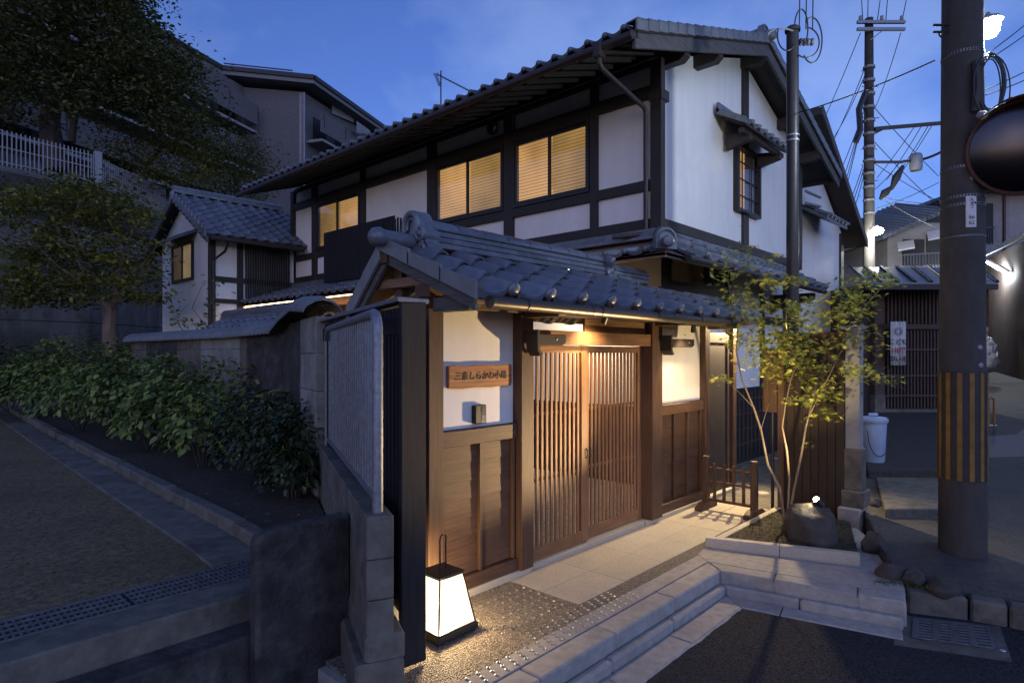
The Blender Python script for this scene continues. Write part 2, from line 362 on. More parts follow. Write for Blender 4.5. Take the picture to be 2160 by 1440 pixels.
pk = resample(kerb_pts, 0.6)
for a, b in zip(pk, pk[1:]):
    d = (b - a).normalized(); n = Vector((d.y, -d.x)); g0, g1 = a + d * 0.004, b - d * 0.004
    MB().slab([g0, g1, g1 + n * 0.13, g0 + n * 0.13], PZ - 0.2, PZ + 0.12 + rnd.uniform(-0.006, 0.006)).build('kerb_stone', M['old_concrete'], park, bevel=0.015)
    MB().slab([g0, g1, g1 - n * 0.34, g0 - n * 0.34], PZ - 0.2, PZ + 0.02 + rnd.uniform(-0.003, 0.003)).build('gutter_slab', M['old_concrete'], park, bevel=0.006)
bed = struct(MB().slab([(2.1, 4.2), (2.15, 5.0), (2.2, 6.0), (2.25, 7.2), (2.32, 9), (2.42, 12), (2.65, 17), (5.5, 20), (5.5, 13), (3.7, 13), (3.65, 7.2), (3.0, 5.3), (2.2, 3.5)], PZ - 0.3, PZ + 0.09).build('planting_bed', M['soil']))

# slotted drain along the park edge
dr = thing('drain_grating', 'long steel slotted drain grating along the park step edge', 'grating', (0, 4.1, PZ))
mb = MB()
for y in (3.945, 4.245): mb.box((-4.5, y - 0.008, PZ - 0.05), (2.02, y + 0.008, PZ + 0.016))
mb.build('frame', M['grate'], dr)
box('channel', (-4.5, 3.955, PZ - 0.3), (2.02, 4.235, PZ + 0.002), M['ink'], dr, 0)
for k in range(7):
    x0 = -4.4 + k * 0.92; mb = MB()
    for i in range(30): mb.box((x0 + i * 0.0305, 3.955, PZ - 0.02), (x0 + i * 0.0305 + 0.011, 4.235, PZ + 0.012))
    for y in (4.02, 4.095, 4.17): mb.box((x0, y - 0.006, PZ - 0.02), (x0 + 0.90, y + 0.006, PZ + 0.015))
    mb.build('grating_panel', M['grate'], dr)

# low dark wall beside the steps
lw = thing('low_wall', 'low dark stained concrete wall with a rounded top beside the steps', 'wall', (1.8, 3.4, 0))
MB().prism([(1.53, 3.33, -0.4), (2.13, 3.33, -0.4), (2.13, 3.33, 0.80), (1.57, 3.33, 0.80), (1.53, 3.33, 0.76)], (0, 0.11, 0)).build('wall', M['dark_concrete'], lw, bevel=0.022)

# boundary block wall
BD = Vector((0.42, 0.9075)); BN = Vector((0.9075, -0.42))
B0 = Vector((1.855, 2.76))
bw = thing('block_wall', 'grey concrete block wall carrying the galvanised railing', 'wall', (1.95, 2.8, 0))
def bp(s, w): v = B0 + BD * s + BN * w; return v
def bslab(s0, s1, w0, w1, z0, z1): return MB().slab([bp(s0, w0), bp(s1, w0), bp(s1, w1), bp(s0, w1)], z0, z1)
zc = [0.28, 0.485, 0.70, 0.93]
for k in range(3):
    s = -(0.2 if k % 2 else 0.0)
    while s < 2.9:
        a, b = max(s, 0), min(s + 0.395, 2.95)
        bslab(a + 0.002, b, 0, 0.145, zc[k] + 0.003, zc[k+1]).build('block', M['old_concrete' if (a > 0.5) else 'concrete_dim'] if 'concrete_dim' in M else M['old_concrete'], bw, bevel=0.006)
        s += 0.40
bslab(0.006, 2.94, 0.01, 0.135, 0.2, 0.92).build('core', M['dark_concrete'], bw)
bslab(-0.012, 2.9, -0.06, 0.20, -0.5, 0.16).build('footing', M['old_concrete'], bw, bevel=0.015)
bslab(-0.008, 2.9, -0.01, 0.205, 0.155, 0.30).build('footing', M['old_concrete'], bw, bevel=0.015)

# galvanised railing
ra = thing('railing', 'galvanised steel pipe railing with close vertical bars on the block wall', 'railing', (1.98, 2.9, 0.93))
def bp3(s, w, z): v = bp(s, w); return Vector((v.x, v.y, z))
pth = [bp3(0.10, 0.075, 0.92), bp3(0.10, 0.075, 1.90)] + [bp3(0.10 + 0.12 * (1 - math.cos(t)), 0.075, 1.90 + 0.12 * math.sin(t)) for t in (0.3, 0.6, 0.9, 1.2, 1.57)] + [bp3(2.62, 0.075, 2.02)] + [bp3(2.62 + 0.12 * math.sin(t), 0.075, 1.90 + 0.12 * math.cos(t)) for t in (0.4, 0.8, 1.2, 1.57)] + [bp3(2.74, 0.075, 0.92)]
MB().tube(pth, 0.030, 14).build('pipe_frame', M['galv'], ra, smooth=True)
bar('bottom_rail', bp3(0.13, 0.075, 1.0), bp3(2.74, 0.075, 1.0), 0.035, 0.03, M['galv'], ra)
for i in range(26):
    s = 0.20 + i * 0.0985; MB().tube([bp3(s, 0.075, 1.0), bp3(s, 0.075, 2.0 if 0.2 < s < 2.6 else 1.94)], 0.0095, 8).build('bar', M['galv'], ra, smooth=True)

# charred timber screen fence at the gate corner
FD = Vector((0.35, 0.937)); FN = Vector((0.937, -0.35)); F0 = Vector((2.175, 2.885))
fe = thing('timber_fence', 'charred black timber screen fence with battens and a flat cap beside the gate', 'fence', (2.3, 3.2, 0))
def fp(s, w, z): v = F0 + FD * s + FN * w; return Vector((v.x, v.y, z))
MB().prism([(2.165, 2.868, -0.02), (2.345, 2.868, -0.035), (2.345, 2.868, 2.10), (2.165, 2.868, 2.09)], (0, 0.032, 0)).build('end_plank', M['char_z'], fe, bevel=0.003)
MB().prism([fp(0.02, 0.05, 0.28), fp(2.6, 0.05, 0.28), fp(2.6, 0.05, 2.08), fp(0.02, 0.05, 2.08)], FN.to_3d() * 0.05).build('backing', M['char_z'], fe)
for i in range(30):
    s = 0.045 + i * 0.085
    bar('batten', fp(s, 0.027, 0.30), fp(s, 0.027, 2.07), 0.04, 0.04, M['char_z'], fe, 0.002, up=FN.to_3d())
bar('top_rail', fp(0.03, 0.025, 1.97), fp(2.6, 0.025, 1.97), 0.05, 0.12, M['char_y'], fe)
bar('bottom_rail', fp(0.03, 0.025, 0.33), fp(2.6, 0.025, 0.33), 0.05, 0.10, M['char_y'], fe)
MB().prism([fp(-0.03, -0.03, 2.095), fp(2.62, -0.03, 2.095), fp(2.62, 0.19, 2.095), fp(0.06, 0.19, 2.095)], (0, 0, 0.028)).build('cap', M['galv'], fe, bevel=0.004)

# --- stone-coped boundary wall behind the shrubs
cw = thing('coped_wall', 'stained stone block boundary wall with curved tile coping behind the hydrangeas', 'wall', (3.5, 8, PZ))
def wall_run(a, b, z1s, specs):
    a, b = Vector(a), Vector(b); d = (b - a).normalized(); n = Vector((d.y, -d.x)); L = (b - a).length
    s = 0.0
    for (ln, mname, bl, bh) in specs:
        e = min(s + ln, L); z = PZ; k = 0
        top = lambda q: z1s[0] + (z1s[1] - z1s[0]) * q / L
        while z < top(s) - 0.03:
            h = min(bh, top(s) - z); x = s - (bl / 2 if k % 2 else 0)
            while x < e - 0.01:
                p, q = a + d * (max(x, s) + 0.003), a + d * (min(x + bl, e) - 0.003)
                if (q - p).length > 0.02 and (q - p).dot(d) > 0:
                    MB().slab([p, q, q + n * 0.16, p + n * 0.16], z + 0.004, z + h).build('stone_block', M[mname], cw, bevel=0.008)
                x += bl
            z += h; k += 1
        s = e
wall_run((3.02, 5.34), (3.56, 7.05), (2.17, 2.10), [(0.75, 'pale_block', 0.4, 0.36), (1.2, 'dark_concrete', 1.3, 1.8)])
wall_run((3.56, 7.06), (3.58, 13.0), (2.04, 2.04), [(1.0, 'dark_concrete', 1.3, 1.8), (0.22, 'old_concrete', 0.3, 1.8), (1.35, 'pale_block', 0.62, 0.3), (1.0, 'old_concrete', 0.62, 0.3), (1.5, 'dark_concrete', 1.6, 1.8), (1.2, 'old_concrete', 0.62, 0.3)])
# coping: rows of narrow curved tiles over the wall
cop = [Vector(p) for p in ((3.05, 5.25, 2.27), (3.2, 5.8, 2.31), (3.38, 6.4, 2.24), (3.60, 7.1, 2.12), (3.64, 8.5, 2.09), (3.66, 11, 2.09), (3.66, 13.2, 2.09))]
cp2 = resample(cop, 0.115)
for a, b in zip(cp2, cp2[1:]):
    d = (b - a).normalized(); n = Vector((d.y, -d.x, 0)).normalized(); g1 = b + d * 0.012
    prof = [(-0.19, -0.075), (-0.15, -0.01), (-0.07, 0.035), (0.0, 0.05), (0.07, 0.035), (0.15, -0.01), (0.19, -0.075)]
    bmm = bmesh.new(); ra_ = []
    for base, lift in ((a, 0.0), (g1, 0.022)):
        up_ = [bmm.verts.new(base + n * x + Vector((0, 0, z + lift))) for x, z in prof]; lo_ = [bmm.verts.new(base + n * x + Vector((0, 0, z + lift - 0.022))) for x, z in prof]; ra_.append((up_, lo_))
    for i in range(6):
        bmm.faces.new((ra_[0][0][i], ra_[0][0][i+1], ra_[1][0][i+1], ra_[1][0][i])); bmm.faces.new((ra_[0][1][i], ra_[1][1][i], ra_[1][1][i+1], ra_[0][1][i+1]))
        for r_ in (0, 1): bmm.faces.new((ra_[r_][0][i], ra_[r_][1][i], ra_[r_][1][i+1], ra_[r_][0][i+1]))
    for i in (0, 6): bmm.faces.new((ra_[0][0][i], ra_[1][0][i], ra_[1][1][i], ra_[0][1][i]))
    m_ = MB(); m_.bm.free(); m_.bm = bmm; m_.build('coping_tile', M['tile_pale'], cw)

lip = []; t = 0.95
while t < 4.83: lip.append((t, 1.985 - 0.006 - 0.012 * abs(math.sin(t * 7.3) * math.sin(t * 3.1 + 1)) - rnd.uniform(0, 0.006))); t += 0.045
ml = MB().slab(lip + [(4.86, 1.995), (0.95, 1.995)], -0.30, -0.2305).build('mortar_lip', M['concrete'], pav)
# ================================================================== ROOF TILES
def tile_section(w, n1=7, n2=6):
    k = w / 0.39; pts = []
    for i in range(n1): u = 0.60 * i / (n1 - 1); pts.append((u * w, -0.026 * k * math.sin(math.pi * u / 0.60)))
    for i in range(1, n2 + 1): u = i / n2; pts.append(((0.60 + 0.40 * u) * w, 0.062 * k * (math.sin(math.pi * min(u, 0.999)) ** 0.6)))
    return pts
def tile_mesh(w, L, eave=False, th=0.020, lift=0.032, disc=True, m='tile', n1=7, n2=6):
    k = w / 0.39; sec = tile_section(w, n1, n2); mb = MB(); b = mb.bm
    y0, y1 = 0.0, L * 1.10; drop = 0.055 * k if eave else th
    f_up = [b.verts.new((x, y0, z + lift)) for x, z in sec]; f_lo = [b.verts.new((x, y0 + (0.004 if eave else 0), z + lift - drop)) for x, z in sec]
    b_up = [b.verts.new((x, y1, z)) for x, z in sec]; b_lo = [b.verts.new((x, y1, z - th)) for x, z in sec]
    n = len(sec)
    for i in range(n - 1):
        b.faces.new((f_up[i], f_up[i+1], b_up[i+1], b_up[i])); b.faces.new((f_lo[i], f_up[i], f_up[i+1], f_lo[i+1]))
        b.faces.new((f_lo[i+1], f_lo[i], b_lo[i], b_lo[i+1])); b.faces.new((b_up[i], b_lo[i], b_lo[i+1], b_up[i+1]))
    for i in (0, n - 1): b.faces.new((f_up[i], b_up[i], b_lo[i], f_lo[i]))
    if eave and disc:
        r = 0.050 * k
        mb.lathe([(0.0, 0.030 * k), (r * 0.55, 0.026 * k), (r * 0.92, 0.012 * k), (r, 0.0), (r * 0.95, -0.05 * k)], (0.80 * w, 0.0, lift + 0.012 * k), 14, (0, -1, 0))
    return mb.mesh('roof_tile', M[m], smooth=True)
_tiles = {}
def tile_roof(parent, O, a, s, w, L, ncol, nrow, keep=None, th=0.02, m='tile', lift=0.032, disc=True, eave=True, low=False):
    a, s = Vector(a).normalized(), Vector(s).normalized(); n = a.cross(s)
    key = (w, L, m, lift, disc)
    if key not in _tiles:
        q = (4, 4) if low else (7, 6)
        _tiles[key] = (tile_mesh(w, L, True, th, lift, disc, m, *q), tile_mesh(w, L, False, th, lift, disc, m, *q))
    em, tm = _tiles[key]
    for r in range(nrow):
        for c in range(ncol):
            if keep and not keep(c, r): continue
            p = Vector(O) + a * (c * w) + s * (r * L) + n * rnd.uniform(-0.0025, 0.0025)
            mt = Matrix(((a.x, s.x, n.x, p.x), (a.y, s.y, n.y, p.y), (a.z, s.z, n.z, p.z), (0, 0, 0, 1)))
            link('eave_tile' if (r == 0 and eave) else 'roof_tile', em if (r == 0 and eave) else tm, parent, mat4=mt)
def ridge(parent, p, q, courses=3, ch=0.05, hw=0.11, cap=0.075, bl=0.40, cl=0.30, m='tile'):
    p, q = Vector(p), Vector(q); d = (q - p).normalized(); L = (q - p).length; n = d.cross(Vector((0, 0, 1))).normalized()
    for k in range(courses):
        w = hw - 0.012 * k; s = -(bl / 2) * (k % 2)
        while s < L - 0.01:
            a, b = max(s, 0) + 0.002, min(s + bl, L) - 0.002
            if b - a > 0.02: MB().bar(p + d * a + Vector((0, 0, ch * (k + 0.5))), p + d * b + Vector((0, 0, ch * (k + 0.5))), 2 * w, ch - 0.006).build('ridge_brick', M[m], parent, bevel=0.004)
            s += bl
        MB().bar(p + d * 0.003 + Vector((0, 0, ch * (k + 0.5))), q + Vector((0, 0, ch * (k + 0.5))), 2 * w - 0.03, ch + 0.004).build('mortar', M['ink'], parent) if False else None
    z = courses * ch; s = 0.0
    MB().bar(p + Vector((0, 0, z + 0.007)), q + Vector((0, 0, z + 0.007)), 2 * (hw - 0.012 * courses) + 0.05, 0.014).build('ridge_ledge', M[m], parent)
    while s < L - 0.02:
        a, b = p + d * s, p + d * min(s + cl, L); up = Vector((0, 0, z + 0.012))
        MB().tube([a + up, b + up - d * 0.03, b + up - d * 0.028, b + up], [cap, cap * 0.97, cap * 0.90, cap * 0.90], 14).build('ridge_cap', M[m], parent, smooth=True)
        s += cl
def gable_tile(parent, c, face, r, m='tile'):
    """plain round ridge-end tile: arch plate with a round boss, looking along face"""
    c, f = Vector(c), Vector(face).normalized(); u = f.cross(Vector((0, 0, 1))).normalized()
    poly = [c + u * (r * math.cos(t)) + Vector((0, 0, r * 1.05 * math.sin(t))) for t in (math.pi * i / 12 for i in range(13))]
    poly = [c - u * r * 1.05 - Vector((0, 0, r * 0.9))] + list(reversed(poly)) + [c + u * r * 1.05 - Vector((0, 0, r * 0.9))]
    mb = MB().prism(poly, -f * 0.09)
    inn = [c + f * 0.012 + u * (r * 0.78 * math.cos(t)) + Vector((0, 0, r * 0.8 * math.sin(t))) for t in (math.pi * i / 12 for i in range(13))]
    mb.tube(inn, r * 0.07, 6); mb.lathe([(0, 0.10), (r * 0.42, 0.085), (r * 0.5, 0.04), (r * 0.5, -0.02)], c - Vector((0, 0, r * 0.25)), 16, f)
    return mb.build('ridge_end_tile', M[m], parent, smooth=True)

# ================================================================== THE GATE
GY = 3.46
gate = thing('entrance_gate', 'tiled wooden entrance gate with two lit lattice sliding doors', 'gate', (4.9, GY, 0))
# plinths and sill
box('plinth', (2.80, 3.40, -0.2), (3.915, 3.60, 0.0), M['granite'], gate, 0.006)
box('plinth', (5.80, 3.40, -0.2), (8.25, 3.60, 0.0), M['granite'], gate, 0.006)
box('sill', (3.92, 3.425, -0.2), (5.795, 3.59, -0.006), M['granite'], gate, 0.004)
# posts
for x0, x1, y0 in ((2.805, 2.945, 3.40), (3.765, 3.918, 3.375), (5.86, 6.075, 3.365), (7.19, 7.32, 3.395)):
    box('post', (x0, y0, 0.002), (x1, y0 + 0.16, 2.34), M['gate_z'], gate, 0.005)
# plaster panels, rails, boards
for x0, x1, bats in ((2.948, 3.762, (3.355, 3.735)), (6.078, 7.187, (6.475, 6.815, 7.155))):
    box('plaster_panel', (x0, 3.470, 1.222), (x1, 3.53, 2.36), M['plaster'], gate, 0)
    box('rail', (x0, 3.415, 1.10), (x1, 3.535, 1.218), M['gate_x'], gate)
    box('bottom_rail', (x0, 3.415, 0.003), (x1, 3.535, 0.105), M['gate_x'], gate)
    box('backing', (x0, 3.50, 0.108), (x1, 3.53, 1.098), M['gate_z'], gate, 0)
    nb = 7; h = (1.098 - 0.108) / nb
    for k in range(nb):
        z = 0.108 + k * h
        MB().prism([(x0, 3.463, z), (x0, 3.469, z + h * 1.04), (x0, 3.483, z + h * 1.04), (x0, 3.477, z)], (x1 - x0, 0, 0)).build('board', M['gate_x'], gate, bevel=0.002)
    for x in bats: box('batten', (x - 0.014, 3.432, 0.107), (x + 0.014, 3.462, 1.098), M['gate_z'], gate, 0.002)
# lintel, upper beam, transom
box('lintel', (3.92, 3.385, 1.872), (5.858, 3.52, 1.998), M['door_x'], gate, 0.005)
box('head_beam', (2.70, 3.385, 2.128), (7.33, 3.54, 2.20), M['gate_x'], gate, 0.005)
box('transom_board', (4.75, 3.45, 2.0), (5.855, 3.48, 2.125), M['eave_x'], gate, 0.002)
# short cross beam ends with their dark caps and hooks
for x0, x1 in ((3.80, 4.20), (6.02, 6.60)):
    MB().prism([(x0, 3.25, 1.862), (x1 - 0.05, 3.25, 1.862), (x1, 3.25, 1.885), (x1, 3.25, 1.955), (x0, 3.25, 1.955)], (0, 0.11, 0)).build('beam_end', M['dark_x'], gate, bevel=0.004)
    MB().lathe([(0.011, 0), (0.009, 0.006), (0, 0.008)], (x1 - 0.13, 3.249, 1.915), 10, (0, -1, 0)).build('nail_cover', M['steel'], gate)
    MB().prism([(x0 + 0.005, 3.235, 1.99), (x0 + 0.035, 3.235, 1.99), (x0 + 0.035, 3.235, 1.83), (x0 + 0.075, 3.235, 1.79), (x0 + 0.05, 3.235, 1.775), (x0 + 0.005, 3.235, 1.82)], (0, 0.12, 0)).build('beam_hook', M['dark_z'], gate)
# eave arms and purlins
for x in (2.875, 3.845, 5.965, 7.255):
    MB().prism([(x - 0.05, 3.38, 2.09), (x - 0.05, 3.02, 2.09), (x - 0.05, 2.955, 2.150), (x - 0.05, 2.955, 2.188), (x - 0.05, 3.38, 2.188)], (0.10, 0, 0)).build('eave_arm', M['weathered_y'] if x < 3 else M['gate_y'], gate, bevel=0.004)
box('eave_purlin', (2.78, 3.03, 2.190), (7.2, 3.11, 2.232), M['eave_x'], gate)
box('wall_plate', (2.78, 3.42, 2.33), (7.2, 3.52, 2.39), M['gate_x'], gate)
# roof
EY, EZ, RY, SL = 2.83, 2.195, 3.83, 0.41
RX0, RX1 = 2.74, 7.24
def rz_(y, off=0.0): return EZ + (y - EY) * SL + off
MB().prism([(RX0, EY + 0.03, rz_(EY + 0.03, -0.028)), (RX0, RY, rz_(RY, -0.028)), (RX0, RY, rz_(RY, -0.004)), (RX0, EY + 0.03, rz_(EY + 0.03, -0.004))], (RX1 - RX0, 0, 0)).build('roof_board', M['eave_y'], gate)
for i in range(17):
    x = 2.80 + i * 0.272
    bar('rafter', (x, EY + 0.06, rz_(EY + 0.06, -0.056)), (x, RY, rz_(RY, -0.056)), 0.045, 0.05, M['eave_y'], gate)
box('fascia', (RX0, EY + 0.012, EZ - 0.075), (RX1, EY + 0.045, EZ - 0.018), M['eave_x'], gate)
sN = Vector((0, 1, SL)).normalized()
tile_roof(gate, (2.722, EY - 0.02, EZ - 0.012), (1, 0, 0), sN, 0.391, 0.262, 12, 4, keep=lambda c, r: not (r == 3 and c > 7))
# back slope
BS = Vector((0, -0.42, 0.44)).normalized()
MB().prism([(RX0, RY, rz_(RY)), (RX0, 4.26, 2.16), (RX0, 4.26, 2.13), (RX0, RY, rz_(RY) - 0.03)], (RX1 - RX0, 0, 0)).build('roof_board', M['eave_y'], gate)
tile_roof(gate, (RX1, 4.28, 2.145), (-1, 0, 0), BS, 0.391, 0.30, 11, 2)
# verge tiles and barge boards at the left end
vy = [2.812, 3.15, 3.50, 3.86]
for a, b in zip(vy, vy[1:]):
    za, zb = rz_(a, 0.055), rz_(b, 0.055)
    MB().prism([(2.700, a, za - 0.105), (2.700, b + 0.02, zb - 0.095), (2.700, b + 0.02, zb), (2.700, a, za + 0.016)], (0.028, 0, 0)).build('verge_tile', M['tile_pale'], gate, bevel=0.004)
for k in range(2):
    a, b = 3.86 + k * 0.22, 3.86 + (k + 1) * 0.22; f = lambda y: rz_(RY) + 0.06 - (y - 3.83) * 1.04
    MB().prism([(2.700, a, f(a) - 0.14), (2.700, b + 0.01, f(b) - 0.15), (2.700, b + 0.01, f(b)), (2.700, a, f(a))], (0.03, 0, 0)).build('verge_tile', M['tile_pale'], gate, bevel=0.004)
def barge(y0, z0, y1, z1, h): return MB().prism([(2.742, y0, z0 - h), (2.742, y1, z1 - h), (2.742, y1, z1), (2.742, y0, z0)], (0.035, 0, 0)).build('barge_board', M['weathered_y'], gate, bevel=0.003)
barge(2.86, rz_(2.86, -0.06), 3.83, rz_(3.83, -0.06), 0.075); barge(3.832, rz_(3.83, -0.06), 4.25, 2.12, 0.085)
# gable end framing
box('gable_post', (2.85, 3.78, 2.2), (2.93, 3.87, 2.53), M['gate_z'], gate)
box('gable_beam', (2.80, 3.36, 2.29), (2.87, 4.08, 2.36), M['eave_y'], gate)
MB().prism([(2.90, 3.2, 2.30), (2.90, 4.0, 2.30), (2.90, 3.83, 2.55)], (0.02, 0, 0)).build('gable_board', M['eave_y'], gate)
box('ridge_beam', (2.72, 3.79, 2.47), (7.2, 3.87, 2.55), M['gate_x'], gate)
# main ridge with end tile, round ridge tail and lion ornament
RB = 2.635
ridge(gate, (3.16, 3.86, RB), (5.62, 3.86, RB), 3, 0.049, 0.105, 0.078, 0.40, 0.30)
MB().lathe([(0.0, -0.085), (0.040, -0.070), (0.066, -0.04), (0.074, 0.0), (0.068, 0.02), (0.061, 0.05), (0.060, 0.40)], (2.655, 3.80, 2.655), 18, (1, 0.1, 0.02)).build('ridge_tail', M['tile'], gate, smooth=True)
def scroll(c, r, turns, w, d0, sgn=1):
    pts = []; n = int(26 * turns)
    for i in range(n + 1):
        t = i / n; an = d0 + sgn * t * turns * 2 * math.pi; rr = r * (1 - 0.78 * t); pts.append((c[0] - 0.012 * t, c[1] + rr * math.cos(an), c[2] + rr * math.sin(an)))
    return pts
mb = MB()
oc = (3.02, 3.86, 2.70)
out = []
for i in range(25):
    t = math.pi * i / 24; out.append((3.02, 3.86 + 0.095 * math.cos(t), 2.80 + 0.12 * math.sin(t)))
out += [(3.02, 3.75, 2.76), (3.02, 3.70, 2.74), (3.02, 3.70, 2.66), (3.02, 3.66, 2.63), (3.02, 3.66, 2.58), (3.02, 4.06, 2.58), (3.02, 4.06, 2.63), (3.02, 4.02, 2.66), (3.02, 4.02, 2.74), (3.02, 3.97, 2.76)]
mb.prism(out, (0.13, 0, 0))
arch = [(3.005, 3.86 + 0.085 * math.cos(math.pi * i / 14), 2.79 + 0.105 * math.sin(math.pi * i / 14)) for i in range(-2, 17)]
mb.tube(arch, 0.026, 8)
mb.tube([(p[0] + 0.0, 3.86 + (p[1] - 3.86) * 0.55, 2.79 + (p[2] - 2.79) * 0.6) for p in arch], 0.012, 6)
for sg in (-1, 1):
    mb.tube(scroll((3.0, 3.86 + sg * 0.115, 2.715), 0.055, 1.3, 0, 0.5 * math.pi, -sg), 0.018, 7)
    mb.tube(scroll((3.0, 3.86 + sg * 0.15, 2.615), 0.042, 1.2, 0, 0.5 * math.pi, sg), 0.015, 7)
    mb.lathe([(0.058, 0.0), (0.058, 0.14)], (3.01, 3.86 + sg * 0.115, 2.715), 14, (1, 0, 0)); mb.lathe([(0.046, 0.0), (0.046, 0.14)], (3.01, 3.86 + sg * 0.15, 2.615), 14, (1, 0, 0))
mb.build('ridge_end_tile', M['tile'], gate, smooth=True)
# lion ornament at the far ridge end
mb = MB(); lx, ly, lz = 5.66, 3.80, 2.60
for c, r in (((0, 0, 0.03), 0.075), ((-0.03, -0.02, 0.10), 0.07), ((-0.05, -0.05, 0.18), 0.062), ((-0.075, -0.085, 0.185), 0.038), ((-0.03, -0.02, 0.225), 0.045), ((-0.06, 0.01, 0.22), 0.03), ((-0.01, -0.07, 0.215), 0.03), ((0.05, 0.02, 0.10), 0.06), ((0.08, 0.03, 0.18), 0.045), ((0.07, 0.04, 0.235), 0.03), ((-0.08, -0.07, 0.02), 0.035), ((-0.02, -0.09, 0.0), 0.04), ((0.04, -0.08, 0.06), 0.038), ((-0.09, -0.05, 0.07), 0.028)):
    mb.ball((lx + c[0], ly + c[1], lz + c[2]), r, 2, (1, 1, 1), r * 0.12)
o = mb.build('lion_ornament', M['tile'], gate, smooth=True); md = o.modifiers.new('skin', 'REMESH'); md.mode = 'VOXEL'; md.voxel_size = 0.011; md.use_smooth_shade = True
ridge(gate, (5.74, 3.86, RB - 0.02), (6.5, 3.86, RB - 0.02), 2, 0.049, 0.10, 0.075, 0.40, 0.30)
# gutter
gu = MB().tube([(2.80, 2.785, 2.128), (6.66, 2.785, 2.118)], 0.043, 16).build('gutter', M['gutter'], gate, smooth=True)
for i, x in enumerate((3.14, 4.02, 4.9, 5.75, 6.45)):
    MB().tube([(x, 2.785, 2.127), (x + 0.012, 2.785, 2.127)], 0.047, 16).build('gutter_clip', M['black_metal'], gu)
    bar('gutter_hook', (x, 2.79, 2.17), (x, 2.86, 2.20), 0.02, 0.006, M['black_metal'], gu, 0)
for x in (3.9, 5.2): MB().tube([(x, 2.785, 2.1265), (x + 0.10, 2.785, 2.1262)], 0.0455, 16).build('gutter_joint', M['gutter'], gu, smooth=True)
# sliding doors
def door(x0, x1, y, stl, str_, n):
    d = MB().box((x0, y, 0.005), (x0 + stl, y + 0.035, 1.868)).box((x1 - str_, y, 0.005), (x1, y + 0.035, 1.868)).build('door', M['door_z'], gate, bevel=0.003)
    box('top_rail', (x0 + stl, y + 0.001, 1.80), (x1 - str_, y + 0.034, 1.866), M['door_x'], d); box('bottom_rail', (x0 + stl, y + 0.001, 0.006), (x1 - str_, y + 0.034, 0.118), M['door_x'], d)
    for z in (1.262, 0.690): box('mid_rail', (x0 + stl, y + 0.020, z - 0.014), (x1 - str_, y + 0.033, z + 0.014), M['door_x'], d, 0.002)
    a, b = x0 + stl, x1 - str_; w = 0.030; g = (b - a - n * w) / (n + 1)
    for i in range(n): x = a + g + i * (w + g); box('slat', (x, y + 0.002, 0.119), (x + w, y + 0.019, 1.80), M['door_z'], d, 0.002)
    return d
d1 = door(3.922, 4.800, 3.455, 0.028, 0.095, 11); d2 = door(4.803, 5.855, 3.497, 0.080, 0.075, 13)
for x in (4.775, 4.838):
    MB().tube([(x, 3.453, 0.80), (x, 3.44, 0.815), (x, 3.44, 0.875), (x, 3.453, 0.89)], 0.006, 6).build('pull', M['black_metal'], d1, smooth=True)
# side panel beyond the end post
box('side_door', (7.325, 3.47, 0.0), (8.10, 3.51, 2.06), M['dark_z'], gate, 0.003)
box('side_door_rail', (7.33, 3.455, 1.93), (8.05, 3.469, 2.04), M['gate_x'], gate); box('side_door_stile', (7.98, 3.455, 0.0), (8.05, 3.469, 1.928), M['gate_z'], gate)
box('post', (8.101, 3.43, 0.0), (8.21, 3.54, 2.30), M['gate_z'], gate)
# ================================================================== MAIN HOUSE
HX, HY, HX1, HY1 = 7.48, 4.20, 13.28, 14.34
house = thing('main_house', 'two-storey white plaster and dark timber house with lit blinds behind the gate', 'house', (10.3, 9, 0))
RAX, REX, REX1, REZ, RSL, VY0, VY1 = 10.345, 6.24, 14.45, 5.60, 0.335, 3.75, 14.36
RAZ = REZ + (RAX - REX) * RSL
def mz(x, off=0.0): return REZ + (RAX - REX - abs(x - RAX)) * RSL + off
D = 0.20                                            # plaster skin depth, so that windows sit in real openings
core = [(HX + D, HY + D, -0.2), (HX1, HY + D, -0.2), (HX1, HY + D, mz(HX1, -0.16)), (RAX, HY + D, mz(RAX, -0.16)), (HX + D, HY + D, mz(HX + D, -0.16))]
MB().prism(core, (0, HY1 - HY - D, 0)).build('wall', M['plaster'], house)
WIN = ((5.335, 6.875), (7.095, 8.865), (11.345, 13.17)); WZ0, WZ1 = 4.18, 5.285
sk = MB().box((HX + 0.03, HY + 0.03, -0.2), (HX + D, HY1, WZ0 + 0.02)).box((HX + 0.03, HY + 0.03, WZ1 - 0.02), (HX + D, HY1, mz(HX, -0.16)))
ys_ = [HY + 0.03] + [v for w_ in WIN for v in (w_[0] + 0.02, w_[1] - 0.02)] + [HY1]
for i in range(0, len(ys_), 2): sk.box((HX + 0.03, ys_[i], WZ0 + 0.02), (HX + D, ys_[i+1], WZ1 - 0.02))
sk.build('plaster_skin', M['plaster'], house)
gy = HY + 0.03
sk = MB()
sk.prism([(HX + D, gy, -0.2), (10.0, gy, -0.2), (10.0, gy, mz(10.0, -0.16)), (HX + D, gy, mz(HX + D, -0.16))], (0, D - 0.03, 0))
sk.prism([(10.94, gy, -0.2), (HX1, gy, -0.2), (HX1, gy, mz(HX1, -0.16)), (10.94, gy, mz(10.94, -0.16))], (0, D - 0.03, 0))
sk.box((10.0, gy, -0.2), (10.94, HY + D, 4.18)).prism([(10.0, gy, 5.26), (10.94, gy, 5.26), (10.94, gy, mz(10.94, -0.16)), (RAX, gy, mz(RAX, -0.16)), (10.0, gy, mz(10.0, -0.16))], (0, D - 0.03, 0))
sk.build('plaster_skin', M['plaster'], house)
